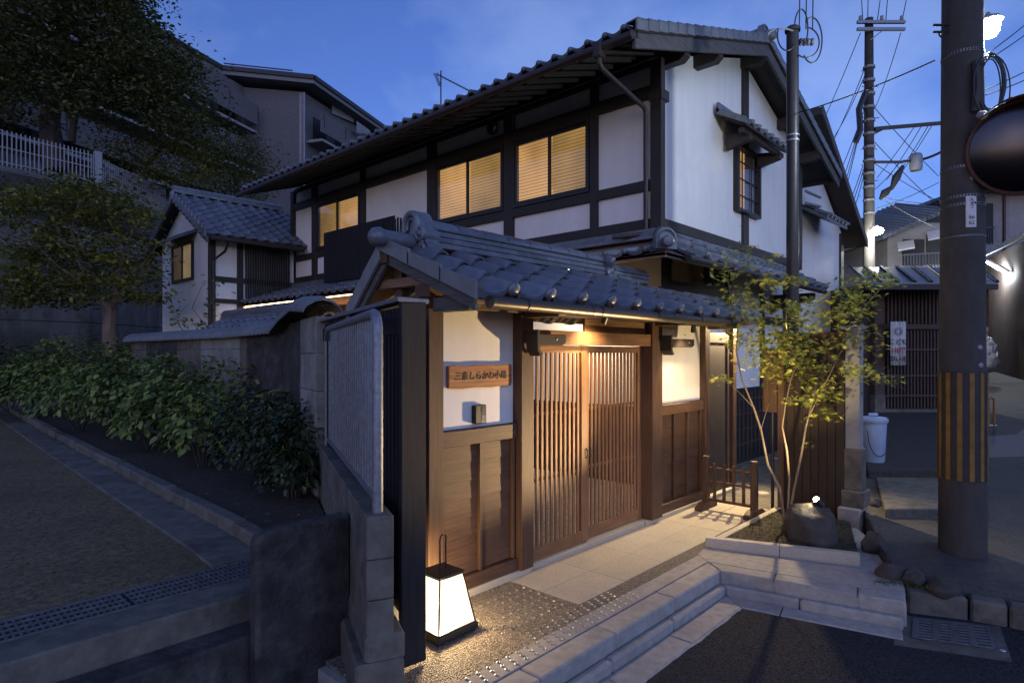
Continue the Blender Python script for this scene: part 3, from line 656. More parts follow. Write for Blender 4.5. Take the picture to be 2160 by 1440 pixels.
# timber frame, left front
for a, b in ((4.13, 4.30), (5.205, 5.325), (6.885, 7.085), (8.875, 9.09), (11.19, 11.335), (13.18, 13.36), (14.22, 14.38)):
    box('post', (HX - 0.035 if a > 4.5 else HX - 0.06, a, 3.49), (HX + 0.05, b, 5.78), M['dark_z'], house)
box('corner_post', (HX - 0.06, 4.13, -0.05), (HX + 0.12, 4.30, 3.489), M['dark_z'], house)
for z0, z1 in ((3.50, 3.64), (4.035, 4.175), (5.29, 5.465), (5.735, 5.80)):
    box('beam', (HX - 0.030, 4.305, z0), (HX + 0.05, 14.215, z1), M['dark_y'], house)
# timber frame, gable
box('beam', (HX + 0.125, HY - 0.022, 3.50), (HX1, HY + 0.05, 3.645), M['dark_x'], house)
box('post', (10.315, HY - 0.018, 3.65), (10.535, HY + 0.05, 4.155), M['dark_z'], house); box('post', (10.315, HY - 0.018, 5.285), (10.535, HY + 0.05, 6.72), M['dark_z'], house)
box('post', (HX1 - 0.12, HY - 0.02, 3.65), (HX1 + 0.02, HY + 0.1, 5.65), M['dark_z'], house)
box('post_cap', (HX - 0.075, 4.115, 5.22), (HX + 0.135, 4.315, 5.36), M['dark_z'], house)
for x in (HX + 0.1, 8.62, RAX, 12.05, HX1 - 0.06):
    MB().prism([(x - 0.075, HY + 0.03, mz(x, -0.36)), (x - 0.075, 3.90, mz(x, -0.36)), (x - 0.075, 3.83, mz(x, -0.30)), (x - 0.075, 3.83, mz(x, -0.17)), (x - 0.075, HY + 0.03, mz(x, -0.17))], (0.15, 0, 0)).build('purlin_end', M['dark_y'], house, bevel=0.004)
# ground floor cladding
box('wainscot', (HX - 0.01, 4.31, -0.05), (HX + 0.028, 14.2, 0.95), M['dark_z'], house, 0)
box('rail', (HX - 0.03, 4.31, 0.95), (HX + 0.028, 14.2, 1.05), M['dark_y'], house)
box('wainscot', (HX + 0.13, HY - 0.005, -0.05), (HX1, HY + 0.028, 1.17), M['dark_z'], house, 0)
box('rail', (HX + 0.13, HY - 0.03, 1.17), (HX1, HY + 0.028, 1.205), M['dark_x'], house)
box('rail', (HX + 0.13, HY - 0.03, 2.32), (HX1, HY + 0.028, 2.46), M['dark_x'], house)
for x in (9.68, 11.12, 12.3): box('post', (x, HY - 0.025, -0.05), (x + 0.12, HY + 0.026, 3.4), M['dark_z'], house)
for z in (0.25, 0.5, 0.75, 1.0): box('lattice_rail', (9.82, HY - 0.03, z), (11.1, HY - 0.01, z + 0.03), M['gate_x'], house, 0)
for i in range(7): box('lattice_slat', (9.9 + i * 0.17, HY - 0.036, 0.05), (9.93 + i * 0.17, HY - 0.031, 1.15), M['gate_z'], house, 0)

# windows (frame > sash, pane, blind)
def window_x(y0, y1, z0, z1, dimfirst=False, blind_top=None):
    x = HX
    fr = MB()
    for a, b in (((x - 0.05, y0, z0), (x + 0.03, y0 + 0.045, z1)), ((x - 0.05, y1 - 0.045, z0), (x + 0.03, y1, z1)), ((x - 0.05, y0 + 0.045, z0), (x + 0.03, y1 - 0.045, z0 + 0.05)), ((x - 0.05, y0 + 0.045, z1 - 0.05), (x + 0.03, y1 - 0.045, z1))): fr.box(a, b)
    w = fr.build('window', M['black_metal'], house, bevel=0.003)
    ym = (y0 + y1) / 2
    for k, (a, b) in enumerate(((y0 + 0.046, ym + 0.02), (ym - 0.02, y1 - 0.046))):
        xx = x - 0.035 + 0.025 * (1 - k)
        sa = MB()
        for p, q in (((xx, a, z0 + 0.051), (xx + 0.022, a + 0.04, z1 - 0.051)), ((xx, b - 0.04, z0 + 0.051), (xx + 0.022, b, z1 - 0.051)), ((xx, a + 0.04, z0 + 0.051), (xx + 0.022, b - 0.04, z0 + 0.095)), ((xx, a + 0.04, z1 - 0.10), (xx + 0.022, b - 0.04, z1 - 0.051))): sa.box(p, q)
        sa.build('sash', M['black_metal'], w, bevel=0.002)
        MB().box((xx + 0.010, a + 0.041, z0 + 0.096), (xx + 0.013, b - 0.041, z1 - 0.101)).build('pane', M['glass'], w)
        bl = MB(); n = int((z1 - z0 - 0.06) / 0.052)
        for i in range(n):
            z = z0 + 0.05 + i * 0.052
            bl.prism([(x + 0.064, a + 0.01, z), (x + 0.054, a + 0.01, z + 0.041), (x + 0.0555, a + 0.01, z + 0.041), (x + 0.0655, a + 0.01, z)], (0, b - a - 0.02, 0))
        bl.build('blind', M['blind_dim' if (k == 0) == dimfirst else 'blind'], w)
    # recess so that the blind hangs in an opening
    MB().box((x + 0.075, y0 + 0.02, z0 + 0.02), (x + 0.08, y1 - 0.02, z1 - 0.02)).build('room', M['blind_gap'], w)
    return w
window_x(5.335, 6.875, 4.18, 5.285, dimfirst=True); window_x(7.095, 8.865, 4.18, 5.285, dimfirst=True); window_x(11.345, 13.17, 4.18, 5.285)
# gable window with glazing bars
gw = MB()
wx0, wx1, wz0, wz1 = 9.98, 10.96, 4.16, 5.28
for a, b in (((wx0, HY - 0.07, wz0), (wx0 + 0.05, HY + 0.03, wz1)), ((wx1 - 0.05, HY - 0.07, wz0), (wx1, HY + 0.03, wz1)), ((wx0 + 0.05, HY - 0.07, wz0), (wx1 - 0.05, HY + 0.03, wz0 + 0.05)), ((wx0 + 0.05, HY - 0.07, wz1 - 0.05), (wx1 - 0.05, HY + 0.03, wz1))): gw.box(a, b)
gw = gw.build('window', M['black_metal'], house, bevel=0.003)
MB().box((10.22, HY - 0.03, wz0 + 0.05), (10.24, HY - 0.015, wz1 - 0.05)).box((10.62, HY - 0.03, wz0 + 0.05), (10.64, HY - 0.015, wz1 - 0.05)).build('glazing_bar', M['black_metal'], gw)
for k in range(1, 4): box('glazing_bar', (wx0 + 0.05, HY - 0.032, wz0 + 0.28 * k - 0.008), (wx1 - 0.05, HY - 0.012, wz0 + 0.28 * k + 0.008), M['black_metal'], gw, 0)
MB().box((wx0 + 0.05, HY - 0.008, wz0 + 0.05), (wx1 - 0.05, HY - 0.004, wz1 - 0.05)).build('pane', M['glass'], gw)
bl = MB()
for i in range(20):
    z = wz0 + 0.04 + i * 0.052; bl.prism([(wx0 + 0.03, HY + 0.066, z), (wx0 + 0.03, HY + 0.054, z + 0.041), (wx0 + 0.03, HY + 0.0555, z + 0.041), (wx0 + 0.03, HY + 0.0675, z)], (0.52, 0, 0))
bl.build('blind', M['blind'], gw)
box('curtain', (wx0 + 0.56, HY + 0.06, wz0 + 0.02), (wx1 - 0.03, HY + 0.075, wz1 - 0.02), mat('curtain', (0.20, 0.13, 0.11), 0.9, 0.2, 4, (20, 1, 1), 0.3), gw, 0)
box('room', (wx0 + 0.02, HY + 0.12, wz0 + 0.02), (wx1 - 0.02, HY + 0.13, wz1 - 0.02), M['blind_gap'], gw, 0)

# tiled hood over the gable window
hs = Vector((0, 0.50, 0.27)).normalized()
MB().prism([(9.25, 3.72, 5.30), (9.25, HY - 0.02, 5.57), (9.25, HY - 0.02, 5.53), (9.25, 3.72, 5.26)], (1.95, 0, 0)).build('hood_board', M['dark_x'], house)
tile_roof(house, (9.22, 3.70, 5.305), (1, 0, 0), hs, 0.27, 0.25, 7, 2)
MB().prism([(9.20, 3.70, 5.27), (9.20, 4.17, 5.53), (9.20, 4.17, 5.63), (9.20, 3.70, 5.37)], (0.03, 0, 0)).build('hood_side', M['tile'], house)
box('hood_back', (9.2, 4.12, 5.55), (11.1, 4.17, 5.70), M['tile'], house)
for x in (9.55, 10.85): MB().prism([(x, 3.78, 5.13), (x, 4.17, 5.05), (x, 4.17, 5.30), (x, 3.78, 5.25)], (0.10, 0, 0)).build('hood_bracket', M['dark_y'], house, bevel=0.003)
box('hood_beam', (9.35, 3.80, 5.20), (11.1, 3.88, 5.275), M['dark_x'], house)

box('fascia_board', (HX - 0.012, 4.31, 2.36), (HX + 0.028, 8.2, 3.33), M['dark_y'], house, 0)  # dark band added over the plaster, for beams and shade below the pent roof
box('fascia_board', (HX + 0.13, HY - 0.012, 2.47), (9.67, HY + 0.028, 3.33), M['dark_x'], house, 0)  # dark sheet added over plaster, stands for the shade under the pent roof
# main roof
for sg in (-1, 1):
    xe = RAX + sg * (RAX - REX)
    MB().prism([(xe, VY0 + 0.02, REZ - 0.07), (RAX, VY0 + 0.02, RAZ - 0.07), (RAX, VY0 + 0.02, RAZ - 0.03), (xe, VY0 + 0.02, REZ - 0.03)], (0, VY1 - VY0 - 0.04, 0)).build('roof_board', M['dark_x'], house)
for i in range(34):
    y = 4.0 + i * 0.31
    bar('rafter', (REX + 0.03, y, REZ - 0.105), (HX + 0.2, y, mz(HX + 0.2) - 0.105), 0.05, 0.065, M['dark_x'], house, 0)
box('fascia', (REX - 0.01, VY0 + 0.03, REZ - 0.13), (REX + 0.03, VY1 - 0.03, REZ - 0.02), M['dark_y'], house)
box('fascia', (REX1 - 0.03, VY0 + 0.03, REZ - 0.13), (REX1 + 0.01, VY1 - 0.03, REZ - 0.02), M['dark_y'], house)
sW = Vector((1, 0, RSL)).normalized(); sE = Vector((-1, 0, RSL)).normalized()
tile_roof(house, (REX - 0.05, VY1, REZ - 0.02), (0, -1, 0), sW, 0.262, 0.26, 40, 1)
tile_roof(house, (REX1 + 0.05, VY0, REZ - 0.02), (0, 1, 0), sE, 0.262, 0.26, 40, 1, keep=lambda c, r: c < 6)
# upper courses lie out of sight from the street: one rolled sheet per slope
def rolled_sheet(o, a, s, n, w, ncol, L, th):
    a, s = Vector(a), Vector(s).normalized(); nn = a.cross(s); b = bmesh.new(); sec = tile_section(w, 4, 4); rows = []
    nr = int(L / 0.26)
    for r in range(nr):
        for e, lift in ((0.0, 0.032), (1.0, 0.004)):
            rows.append([b.verts.new(Vector(o) + a * (c * w + x) + s * ((r + e) * 0.26) + nn * (z + lift)) for c in range(ncol) for x, z in sec])
    for p, q in zip(rows, rows[1:]):
        for i in range(len(p) - 1): b.faces.new((p[i], p[i+1], q[i+1], q[i]))
    m_ = MB(); m_.bm.free(); m_.bm = b; ob = m_.build('roof_tiles', M['tile'], house, smooth=True); ob['kind'] = 'stuff'; return ob
rolled_sheet(Vector((REX - 0.05, VY1, REZ - 0.02)) + sW * 0.26, (0, -1, 0), sW, 0, 0.262, 40, 4.0, 0.02)
rolled_sheet(Vector((REX1 + 0.05, VY0, REZ - 0.02)) + sE * 0.26, (0, 1, 0), sE, 0, 0.262, 40, 4.0, 0.02)
# verge tiles and barge boards on the street gable
for sg in (-1, 1):
    d = Vector((-sg, 0, RSL)).normalized(); st = Vector((RAX + sg * (RAX - REX + 0.05), VY0, REZ - 0.03))
    up = Vector((0, 0, 1))
    for i in range(17):
        a, b = st + d * (i * 0.255), st + d * (i * 0.255 + 0.275)
        MB().prism([a - up * 0.03, b - up * 0.045, b + up * 0.075, a + up * 0.095], (0, 0.03, 0)).build('verge_tile', M['tile_pale'], house, bevel=0.004)
        MB().prism([a + up * 0.093, b + up * 0.073, b + up * 0.058 + Vector((0, 0.16, 0)), a + up * 0.078 + Vector((0, 0.16, 0))], (0, 0, 0.016)).build('verge_tile', M['tile'], house)
    a, b = st + Vector((0, 0.045, -0.035)) - d * -0.03, Vector((RAX, VY0 + 0.045, RAZ - 0.06))
    MB().prism([a - up * 0.20, b - up * 0.20, b, a], (0, 0.045, 0)).build('barge_board', M['weathered_x'], house, bevel=0.004)
ridge(house, (RAX, VY0 + 0.12, RAZ + 0.0), (RAX, VY1, RAZ + 0.0), 3, 0.05, 0.12, 0.08, 2.4, 1.2)
gable_tile(house, (RAX, VY0 + 0.08, RAZ + 0.13), (0, -1, 0), 0.14)
MB().lathe([(0.0, -0.03), (0.075, -0.02), (0.09, 0.0), (0.085, 0.30)], (RAX + 0.0, VY0 - 0.06, RAZ + 0.06), 16, (0, 1, 0)).build('ridge_boss', M['tile'], house, smooth=True)
# gutter and downpipe
gt = MB().tube([(REX - 0.07, VY0 + 0.05, REZ - 0.115), (REX - 0.07, VY1 + 0.1, REZ - 0.125)], 0.052, 12).build('gutter', M['gutter_dark'], house, smooth=True)
for y in (4.6, 6.2, 7.9, 9.6, 11.3, 13.0): MB().tube([(REX - 0.07, y, REZ - 0.118), (REX - 0.07, y + 0.05, REZ - 0.118)], 0.057, 12).build('gutter_joint', M['gutter_dark'], gt, smooth=True)
p0 = Vector((REX - 0.07, 4.27, REZ - 0.14)); w0 = Vector((HX - 0.07, 4.36, 5.10))
MB().box((p0.x - 0.06, p0.y - 0.06, p0.z - 0.10), (p0.x + 0.06, p0.y + 0.06, p0.z + 0.09)).build('rain_hopper', M['gutter_dark'], house, bevel=0.012)
MB().tube([p0 - Vector((0, 0, 0.08)), p0 - Vector((0, 0, 0.16)), p0 + Vector((0.05, 0.004, -0.20)), w0 + Vector((-0.04, 0, 0.04)), w0, w0 - Vector((0, 0, 0.06)), (HX - 0.07, 4.36, 3.50), (HX - 0.10, 4.40, 3.42), (HX - 0.3, 4.75, 3.40)], 0.033, 12).build('downpipe', M['gutter_dark'], house, smooth=True)
MB().lathe([(0.10, 0.0), (0.10, 0.05), (0.085, 0.07), (0.05, 0.075), (0, 0.06)], (HX + 0.0, 7.36, 5.62), 20, (-1, 0, 0)).build('vent_hood', M['black_metal'], house, smooth=True)

# pent roof round the first floor
PX, PY, PZE, PZW = 6.20, 3.40, 2.955, 3.36
slX = Vector((HX - 0.04 - PX, 0, PZW - PZE)).normalized(); slY = Vector((0, HY - 0.04 - PY, PZW - PZE)).normalized()
MB().prism([(PX, PY, PZE - 0.03), (HX, HY, PZW - 0.03), (HX, HY1 + 0.3, PZW - 0.03), (PX, HY1 + 0.3, PZE - 0.03)], (0, 0, -0.03)).build('pent_board', M['eave_x'], house)
MB().prism([(PX, PY, PZE - 0.031), (11.9, PY, PZE - 0.031), (11.9, HY, PZW - 0.031), (HX, HY, PZW - 0.031)], (0, 0, -0.03)).build('pent_board', M['dark_y'], house)
box('pent_fascia', (PX - 0.0, PY, PZE - 0.085), (PX + 0.03, HY1 + 0.3, PZE - 0.025), M['eave_y'], house)
box('pent_fascia', (PX + 0.03, PY, PZE - 0.085), (11.9, PY + 0.03, PZE - 0.025), M['dark_x'], house)
tile_roof(house, (PX - 0.05, HY1 + 0.3, PZE - 0.012), (0, -1, 0), slX, 0.27, 0.255, 41, 5, keep=lambda c, r: (r == 0 or c < 20) and (HY1 + 0.3 - c * 0.27) > PY + r * 0.16)
tile_roof(house, (PX + 0.18, PY - 0.05, PZE - 0.012), (1, 0, 0), slY, 0.40, 0.235, 14, 4, keep=lambda c, r: c * 0.4 > r * 0.34)
ridge(house, (PX + 0.12, PY + 0.07, PZE + 0.06), (HX - 0.05, HY - 0.05, PZW + 0.02), 1, 0.045, 0.07, 0.07, 0.4, 0.28)
gable_tile(house, (PX + 0.03, PY + 0.0, PZE + 0.125), Vector((-0.55, -0.8, 0)), 0.125)
MB().lathe([(0.0, -0.13), (0.05, -0.12), (0.068, -0.07), (0.064, 0.0)], (PX + 0.02, PY - 0.02, PZE + 0.09), 14, Vector((0.84, 0.54, 0.1))).build('hip_boss', M['tile'], house, smooth=True)
for k in range(3):
    for i in range(15): box('flashing_brick', (HX + 0.12 + i * 0.3 + 0.002, HY - 0.10 + 0.022 * k, 3.335 + 0.05 * k), (HX + 0.12 + (i + 1) * 0.3 - 0.002, HY - 0.03, 3.381 + 0.05 * k), M['tile'], house)
    for i in range(26): box('flashing_brick', (HX - 0.16 + 0.022 * k, 4.2 + i * 0.4 + 0.002, 3.335 + 0.05 * k), (HX - 0.04, 4.2 + (i + 1) * 0.4 - 0.002, 3.381 + 0.05 * k), M['tile'], house)
gtp = MB().tube([(PX + 0.4, PY - 0.075, PZE - 0.06), (11.8, PY - 0.075, PZE - 0.07)], 0.042, 10).build('gutter', M['gutter_dark'], house, smooth=True)
MB().prism([(11.55, PY + 0.05, 2.75), (11.55, HY, 2.55), (11.55, HY, 2.86), (11.55, PY + 0.05, 2.86)], (0.12, 0, 0)).build('bracket', M['dark_y'], house)
# warm light strip and light timbers under the pent roof, left side
box('eave_beam', (6.55, 8.3, 2.74), (6.64, 14.4, 2.85), M['door_y'], house)
for y in (9.6, 11.4, 13.2):
    box('eave_strut', (6.64, y, 2.72), (7.46, y + 0.10, 2.82), M['door_x'], house); box('pillar', (6.55, y, -0.05), (6.65, y + 0.10, 2.74), M['door_z'], house)
box('light_strip', (6.262, 8.4, 2.866), (6.285, 14.2, 2.884), emit('strip_glow', (1.0, 0.62, 0.28), 8.0), house, 0)
# black louvred balcony screen
by0, by1 = on_x(832, 455, 7.0).y, on_x(686, 488, 7.0).y; bz1, bz0 = on_x(832, 455, 7.0).z, on_x(686, 597, 7.0).z
for i in range(44):
    y = by0 + (by1 - by0) * i / 43; box('screen_slat', (6.975, y - 0.016, bz0), (7.005, y + 0.016, bz1), M['char_z'], house, 0)
box('screen_frame', (7.01, by0, bz0 + 0.1), (7.04, by1, bz0 + 0.16), M['char_y'], house); box('screen_frame', (7.01, by0, bz1 - 0.2), (7.04, by1, bz1 - 0.14), M['char_y'], house)
for i in range(6): box('screen_slat', (7.06 + i * 0.07, by0 - 0.016, bz0), (7.09 + i * 0.07, by0 + 0.01, bz1 - 0.02), M['char_z'], house, 0)
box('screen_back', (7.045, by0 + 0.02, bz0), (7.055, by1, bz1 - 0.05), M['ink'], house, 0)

# ================================================================== ANNEX
annex = thing('annex_house', 'small white annex house with blue-grey tiled gable roof beside the retaining wall', 'house', (6.4, 15.7, PZ))
AX, AY, AY1, ARY, ARZ, AEZ, AEY = 5.48, 14.22, 17.3, 15.75, 5.58, 4.36, 13.68
asl = (ARZ - AEZ) / (ARY - AEY)
def az(y, off=0): return ARZ - abs(y - ARY) * asl + off
MB().prism([(AX, AY, PZ), (AX, AY1, PZ), (AX, AY1, az(AY1, -0.12)), (AX, ARY, az(ARY, -0.12)), (AX, AY, az(AY, -0.12))], (2.6, 0, 0)).build('wall', M['plaster'], annex)
for x0, x1 in ((5.44, 5.58), (6.06, 6.2)): box('post', (x0, AY - 0.035, PZ), (x1, AY + 0.05, 4.5), M['dark_z'], annex)
box('beam', (5.58, AY - 0.03, 3.40), (7.45, AY + 0.03, 3.52), M['dark_x'], annex); box('beam', (5.58, AY - 0.03, 2.92), (7.45, AY + 0.03, 3.02), M['dark_x'], annex); box('beam', (5.58, AY - 0.03, 4.34), (7.45, AY + 0.03, 4.5), M['dark_x'], annex)
for i in range(19): box('lattice_slat', (6.24 + i * 0.058, AY - 0.07, 3.05), (6.272 + i * 0.058, AY - 0.035, 4.33), M['dark_z'], annex, 0)
aw = MB()
for a, b in (((AX - 0.05, 15.18, 3.5), (AX + 0.02, 15.24, 4.42)), ((AX - 0.05, 16.46, 3.5), (AX + 0.02, 16.52, 4.42)), ((AX - 0.05, 15.24, 3.5), (AX + 0.02, 16.46, 3.57)), ((AX - 0.05, 15.24, 4.36), (AX + 0.02, 16.46, 4.42)), ((AX - 0.04, 15.82, 3.57), (AX + 0.0, 15.88, 4.36))): aw.box(a, b)
aw = aw.build('window', M['black_metal'], annex)
M['blind_near'] = emit('blind_annex', (1.0, 0.66, 0.30), 0.10, 0.4, 1.5); M['blind_far'] = emit('blind_annex_dim', (1.0, 0.62, 0.25), 0.025, 0.3, 1.5)
for y0, y1, mm in ((15.24, 15.82, 'blind_near'), (15.88, 16.46, 'blind_far')):
    bl = MB()
    for i in range(20): bl.prism([(AX - 0.010, y0, 3.58 + i * 0.039), (AX - 0.02, y0, 3.58 + i * 0.039 + 0.034), (AX - 0.018, y0, 3.58 + i * 0.039 + 0.034), (AX - 0.008, y0, 3.58 + i * 0.039)], (0, y1 - y0, 0))
    bl.build('blind', M[mm], aw); MB().box((AX - 0.028, y0, 3.57), (AX - 0.025, y1, 4.36)).build('pane', M['glass'], aw)
MB().prism([(AX - 0.34, 14.95, 4.52), (AX, 14.95, 4.68), (AX, 14.95, 4.60), (AX - 0.34, 14.95, 4.44)], (0, 1.75, 0)).build('window_hood', M['tile'], annex)
for sg, ye in ((-1, AEY), (1, 17.75)):
    z = az(ye)
    MB().prism([(5.20, ye, z - 0.06), (5.20, ARY, ARZ - 0.06), (5.20, ARY, ARZ - 0.02), (5.20, ye, z - 0.02)], (2.9, 0, 0)).build('roof_board', M['dark_y'], annex)
    MB().prism([(5.18, ye, z - 0.2), (5.18, ARY, ARZ - 0.2), (5.18, ARY, ARZ - 0.03), (5.18, ye, z - 0.03)], (0.05, 0, 0)).build('barge_board', M['weathered_y'], annex)
sA = Vector((0, 1, asl)).normalized()
tile_roof(annex, (5.19, AEY - 0.03, AEZ - 0.01), (1, 0, 0), sA, 0.27, 0.25, 10, 10, low=True, lift=0.026)
tile_roof(annex, (7.9, 17.78, az(17.75) - 0.01), (-1, 0, 0), Vector((0, -1, asl)).normalized(), 0.27, 0.25, 10, 2, low=True, lift=0.026)
ridge(annex, (5.22, ARY, ARZ), (7.9, ARY, ARZ), 2, 0.05, 0.11, 0.075, 0.4, 0.3)
for i in range(11): box('verge_tile', (5.155, AEY + i * 0.19, az(AEY + i * 0.19) - 0.08), (5.185, AEY + i * 0.19 + 0.20, az(AEY + i * 0.19) + 0.13), M['tile'], annex)
MB().tube([(5.25, AEY - 0.06, AEZ - 0.1), (7.4, AEY - 0.06, AEZ - 0.11)], 0.045, 10).build('gutter', M['gutter_dark'], annex, smooth=True)
MB().tube([(5.62, AEY - 0.06, AEZ - 0.14), (5.64, AEY + 0.15, AEZ - 0.32), (5.52, AY - 0.06, AEZ - 0.5), (5.52, AY - 0.06, 0.5)], 0.03, 8).build('downpipe', M['gutter_dark'], annex, smooth=True)
# low tiled roof of the inner garden gate
ig = thing('garden_gate_roof', 'small low tiled roof over the inner garden gate, seen above the coping', 'roof', (5.2, 10.5, 0))
box('post', (5.05, 9.2, -0.05), (5.15, 9.3, 2.1), M['door_z'], ig); box('post', (5.05, 11.9, -0.05), (5.15, 12.0, 2.1), M['door_z'], ig); box('tie_beam', (5.04, 8.7, 2.0), (5.16, 12.5, 2.12), M['door_y'], ig)
for sg in (-1, 1):
    MB().prism([(5.1 + sg * 0.62, 8.6, 2.12), (5.1, 8.6, 2.46), (5.1, 8.6, 2.42), (5.1 + sg * 0.62, 8.6, 2.08)], (0, 4.0, 0)).build('roof_board', M['eave_y'], ig)
tile_roof(ig, (4.46, 12.6, 2.115), (0, -1, 0), Vector((0.62, 0, 0.34)).normalized(), 0.27, 0.23, 15, 3)
ridge(ig, (5.1, 8.62, 2.46), (5.1, 12.55, 2.46), 2, 0.05, 0.09, 0.07, 0.4, 0.3)

# ================================================================== NEIGHBOUR BEYOND
nb = thing('neighbour_house', 'tall narrow white house just right of the main gable with sloping dark eave', 'house', (16, 7, 0))
MB().prism([(13.75, 4.6, -0.2), (17.7, 4.6, -0.2), (17.7, 4.6, 4.95), (14.6, 4.6, 6.9), (13.75, 4.6, 6.4)], (0, 6, 0)).build('wall', M['plaster'], nb)
MB().prism([(18.35, 4.15, 4.62), (14.5, 4.15, 7.04), (14.5, 4.15, 7.20), (18.35, 4.15, 4.78)], (0, 7, 0)).build('roof', M['dark_y'], nb)
MB().prism([(18.35, 4.12, 4.60), (14.5, 4.12, 7.02), (14.5, 4.12, 7.22), (18.35, 4.12, 4.80)], (0, 0.03, 0)).build('barge_board', M['weathered_x'], nb)
box('corner_board', (17.5, 4.55, 0), (17.75, 4.62, 4.9), M['dark_z'], nb)
MB().prism([(14.3, 4.0, 4.75), (14.3, 4.58, 5.1), (14.3, 4.58, 5.02), (14.3, 4.0, 4.68)], (1.6, 0, 0)).build('window_hood', M['tile'], nb)
tile_roof(nb, (14.3, 3.98, 4.77), (1, 0, 0), Vector((0, 0.58, 0.35)).normalized(), 0.27, 0.3, 6, 2)
MB().tube([(13.9, 4.3, 5.25), (14.9, 4.3, 5.3)], 0.03, 8).build('pipe', M['plaster_old'], nb); MB().tube([(13.9, 4.3, 5.0), (14.9, 4.3, 5.1)], 0.03, 8).build('pipe', M['plaster_old'], nb)
# ================================================================== SMALL THINGS AT THE GATE
def lamp(name, kind, loc, energy, color, parent=None, radius=0.05, target=None, spot=None, blend=0.5):
    d = bpy.data.lights.new(name, kind); d.energy = energy; d.color = color
    if kind in ('POINT', 'SPOT'): d.shadow_soft_size = radius
    o = bpy.data.objects.new(name, d); col.objects.link(o); o.location = loc
    if target is not None: o.rotation_euler = (Vector(target) - Vector(loc)).to_track_quat('-Z', 'Y').to_euler()
    if spot: d.spot_size = R(spot); d.spot_blend = blend
    return attach(o, parent)
WARM = (1.0, 0.66, 0.34); COOL = (0.86, 0.93, 1.0)

# standing paper lantern
lc = Vector((2.69, 3.13, FLOOR))
la = thing('floor_lantern', 'glowing square paper floor lantern with a bent handle by the gate post', 'lantern', lc)
box('base', (lc.x - 0.175, lc.y - 0.175, FLOOR + 0.012), (lc.x + 0.175, lc.y + 0.175, FLOOR + 0.055), M['black_metal'], la, 0.006)
for sx in (-1, 1):
    for sy in (-1, 1): box('foot', (lc.x + sx * 0.14 - 0.02, lc.y + sy * 0.14 - 0.02, FLOOR), (lc.x + sx * 0.14 + 0.02, lc.y + sy * 0.14 + 0.02, FLOOR + 0.012), M['black_metal'], la, 0)
b0, b1, z0, z1 = 0.160, 0.098, FLOOR + 0.056, FLOOR + 0.385
M['paper'] = emit('lantern_paper', (1.0, 0.85, 0.58), 1.0, 0.25, 5.0)
_n, _l = M['paper'].node_tree.nodes, M['paper'].node_tree.links      # thin paper: lets half of the bulb's light straight through
_e = [x for x in _n if x.type == 'EMISSION'][0]; _o = [x for x in _n if x.type == 'OUTPUT_MATERIAL'][0]; _t = _n.new('ShaderNodeBsdfTransparent'); _t.inputs[0].default_value = (1.0, 0.9, 0.75, 1)
_m = _n.new('ShaderNodeMixShader'); _m.inputs[0].default_value = 0.5; _l.new(_t.outputs[0], _m.inputs[1]); _l.new(_e.outputs[0], _m.inputs[2]); _l.new(_m.outputs[0], _o.inputs[0])
cb = [(-1, -1), (1, -1), (1, 1), (-1, 1)]
for i in range(4):
    (ax, ay), (bx, by) = cb[i], cb[(i+1) % 4]; k = 0.985
    MB().quad((lc.x + ax * b0 * k, lc.y + ay * b0 * k, z0), (lc.x + bx * b0 * k, lc.y + by * b0 * k, z0), (lc.x + bx * b1 * k, lc.y + by * b1 * k, z1), (lc.x + ax * b1 * k, lc.y + ay * b1 * k, z1)).build('paper_panel', M['paper'], la)
    bar('corner_bar', (lc.x + ax * b0, lc.y + ay * b0, z0), (lc.x + ax * b1, lc.y + ay * b1, z1), 0.011, 0.011, M['black_metal'], la)
    bar('top_rail', (lc.x + ax * b1, lc.y + ay * b1, z1), (lc.x + bx * b1, lc.y + by * b1, z1), 0.012, 0.014, M['black_metal'], la)
    bar('bottom_rail', (lc.x + ax * b0, lc.y + ay * b0, z0), (lc.x + bx * b0, lc.y + by * b0, z0), 0.012, 0.014, M['black_metal'], la)
box('lid', (lc.x - b1 - 0.012, lc.y - b1 - 0.012, z1 + 0.006), (lc.x + b1 + 0.012, lc.y + b1 + 0.012, z1 + 0.018), M['black_metal'], la, 0.003)
hp = [(lc.x - 0.028, lc.y - 0.02, z1 + 0.015), (lc.x - 0.03, lc.y - 0.02, z1 + 0.20)] + [(lc.x + 0.01 - 0.04 * math.cos(t), lc.y - 0.02 + 0.03 * (t / 3.14), z1 + 0.21 + 0.045 * math.sin(t)) for t in (0.2, 0.7, 1.2, 1.7, 2.2, 2.7)] + [(lc.x + 0.048, lc.y + 0.012, z1 + 0.18), (lc.x + 0.05, lc.y + 0.012, z1 + 0.015)]
MB().tube(hp, 0.0055, 8).build('handle', M['black_metal'], la, smooth=True)
lamp('lantern_light', 'POINT', (lc.x, lc.y, FLOOR + 0.22), 23, (1.0, 0.76, 0.46), la, 0.05)

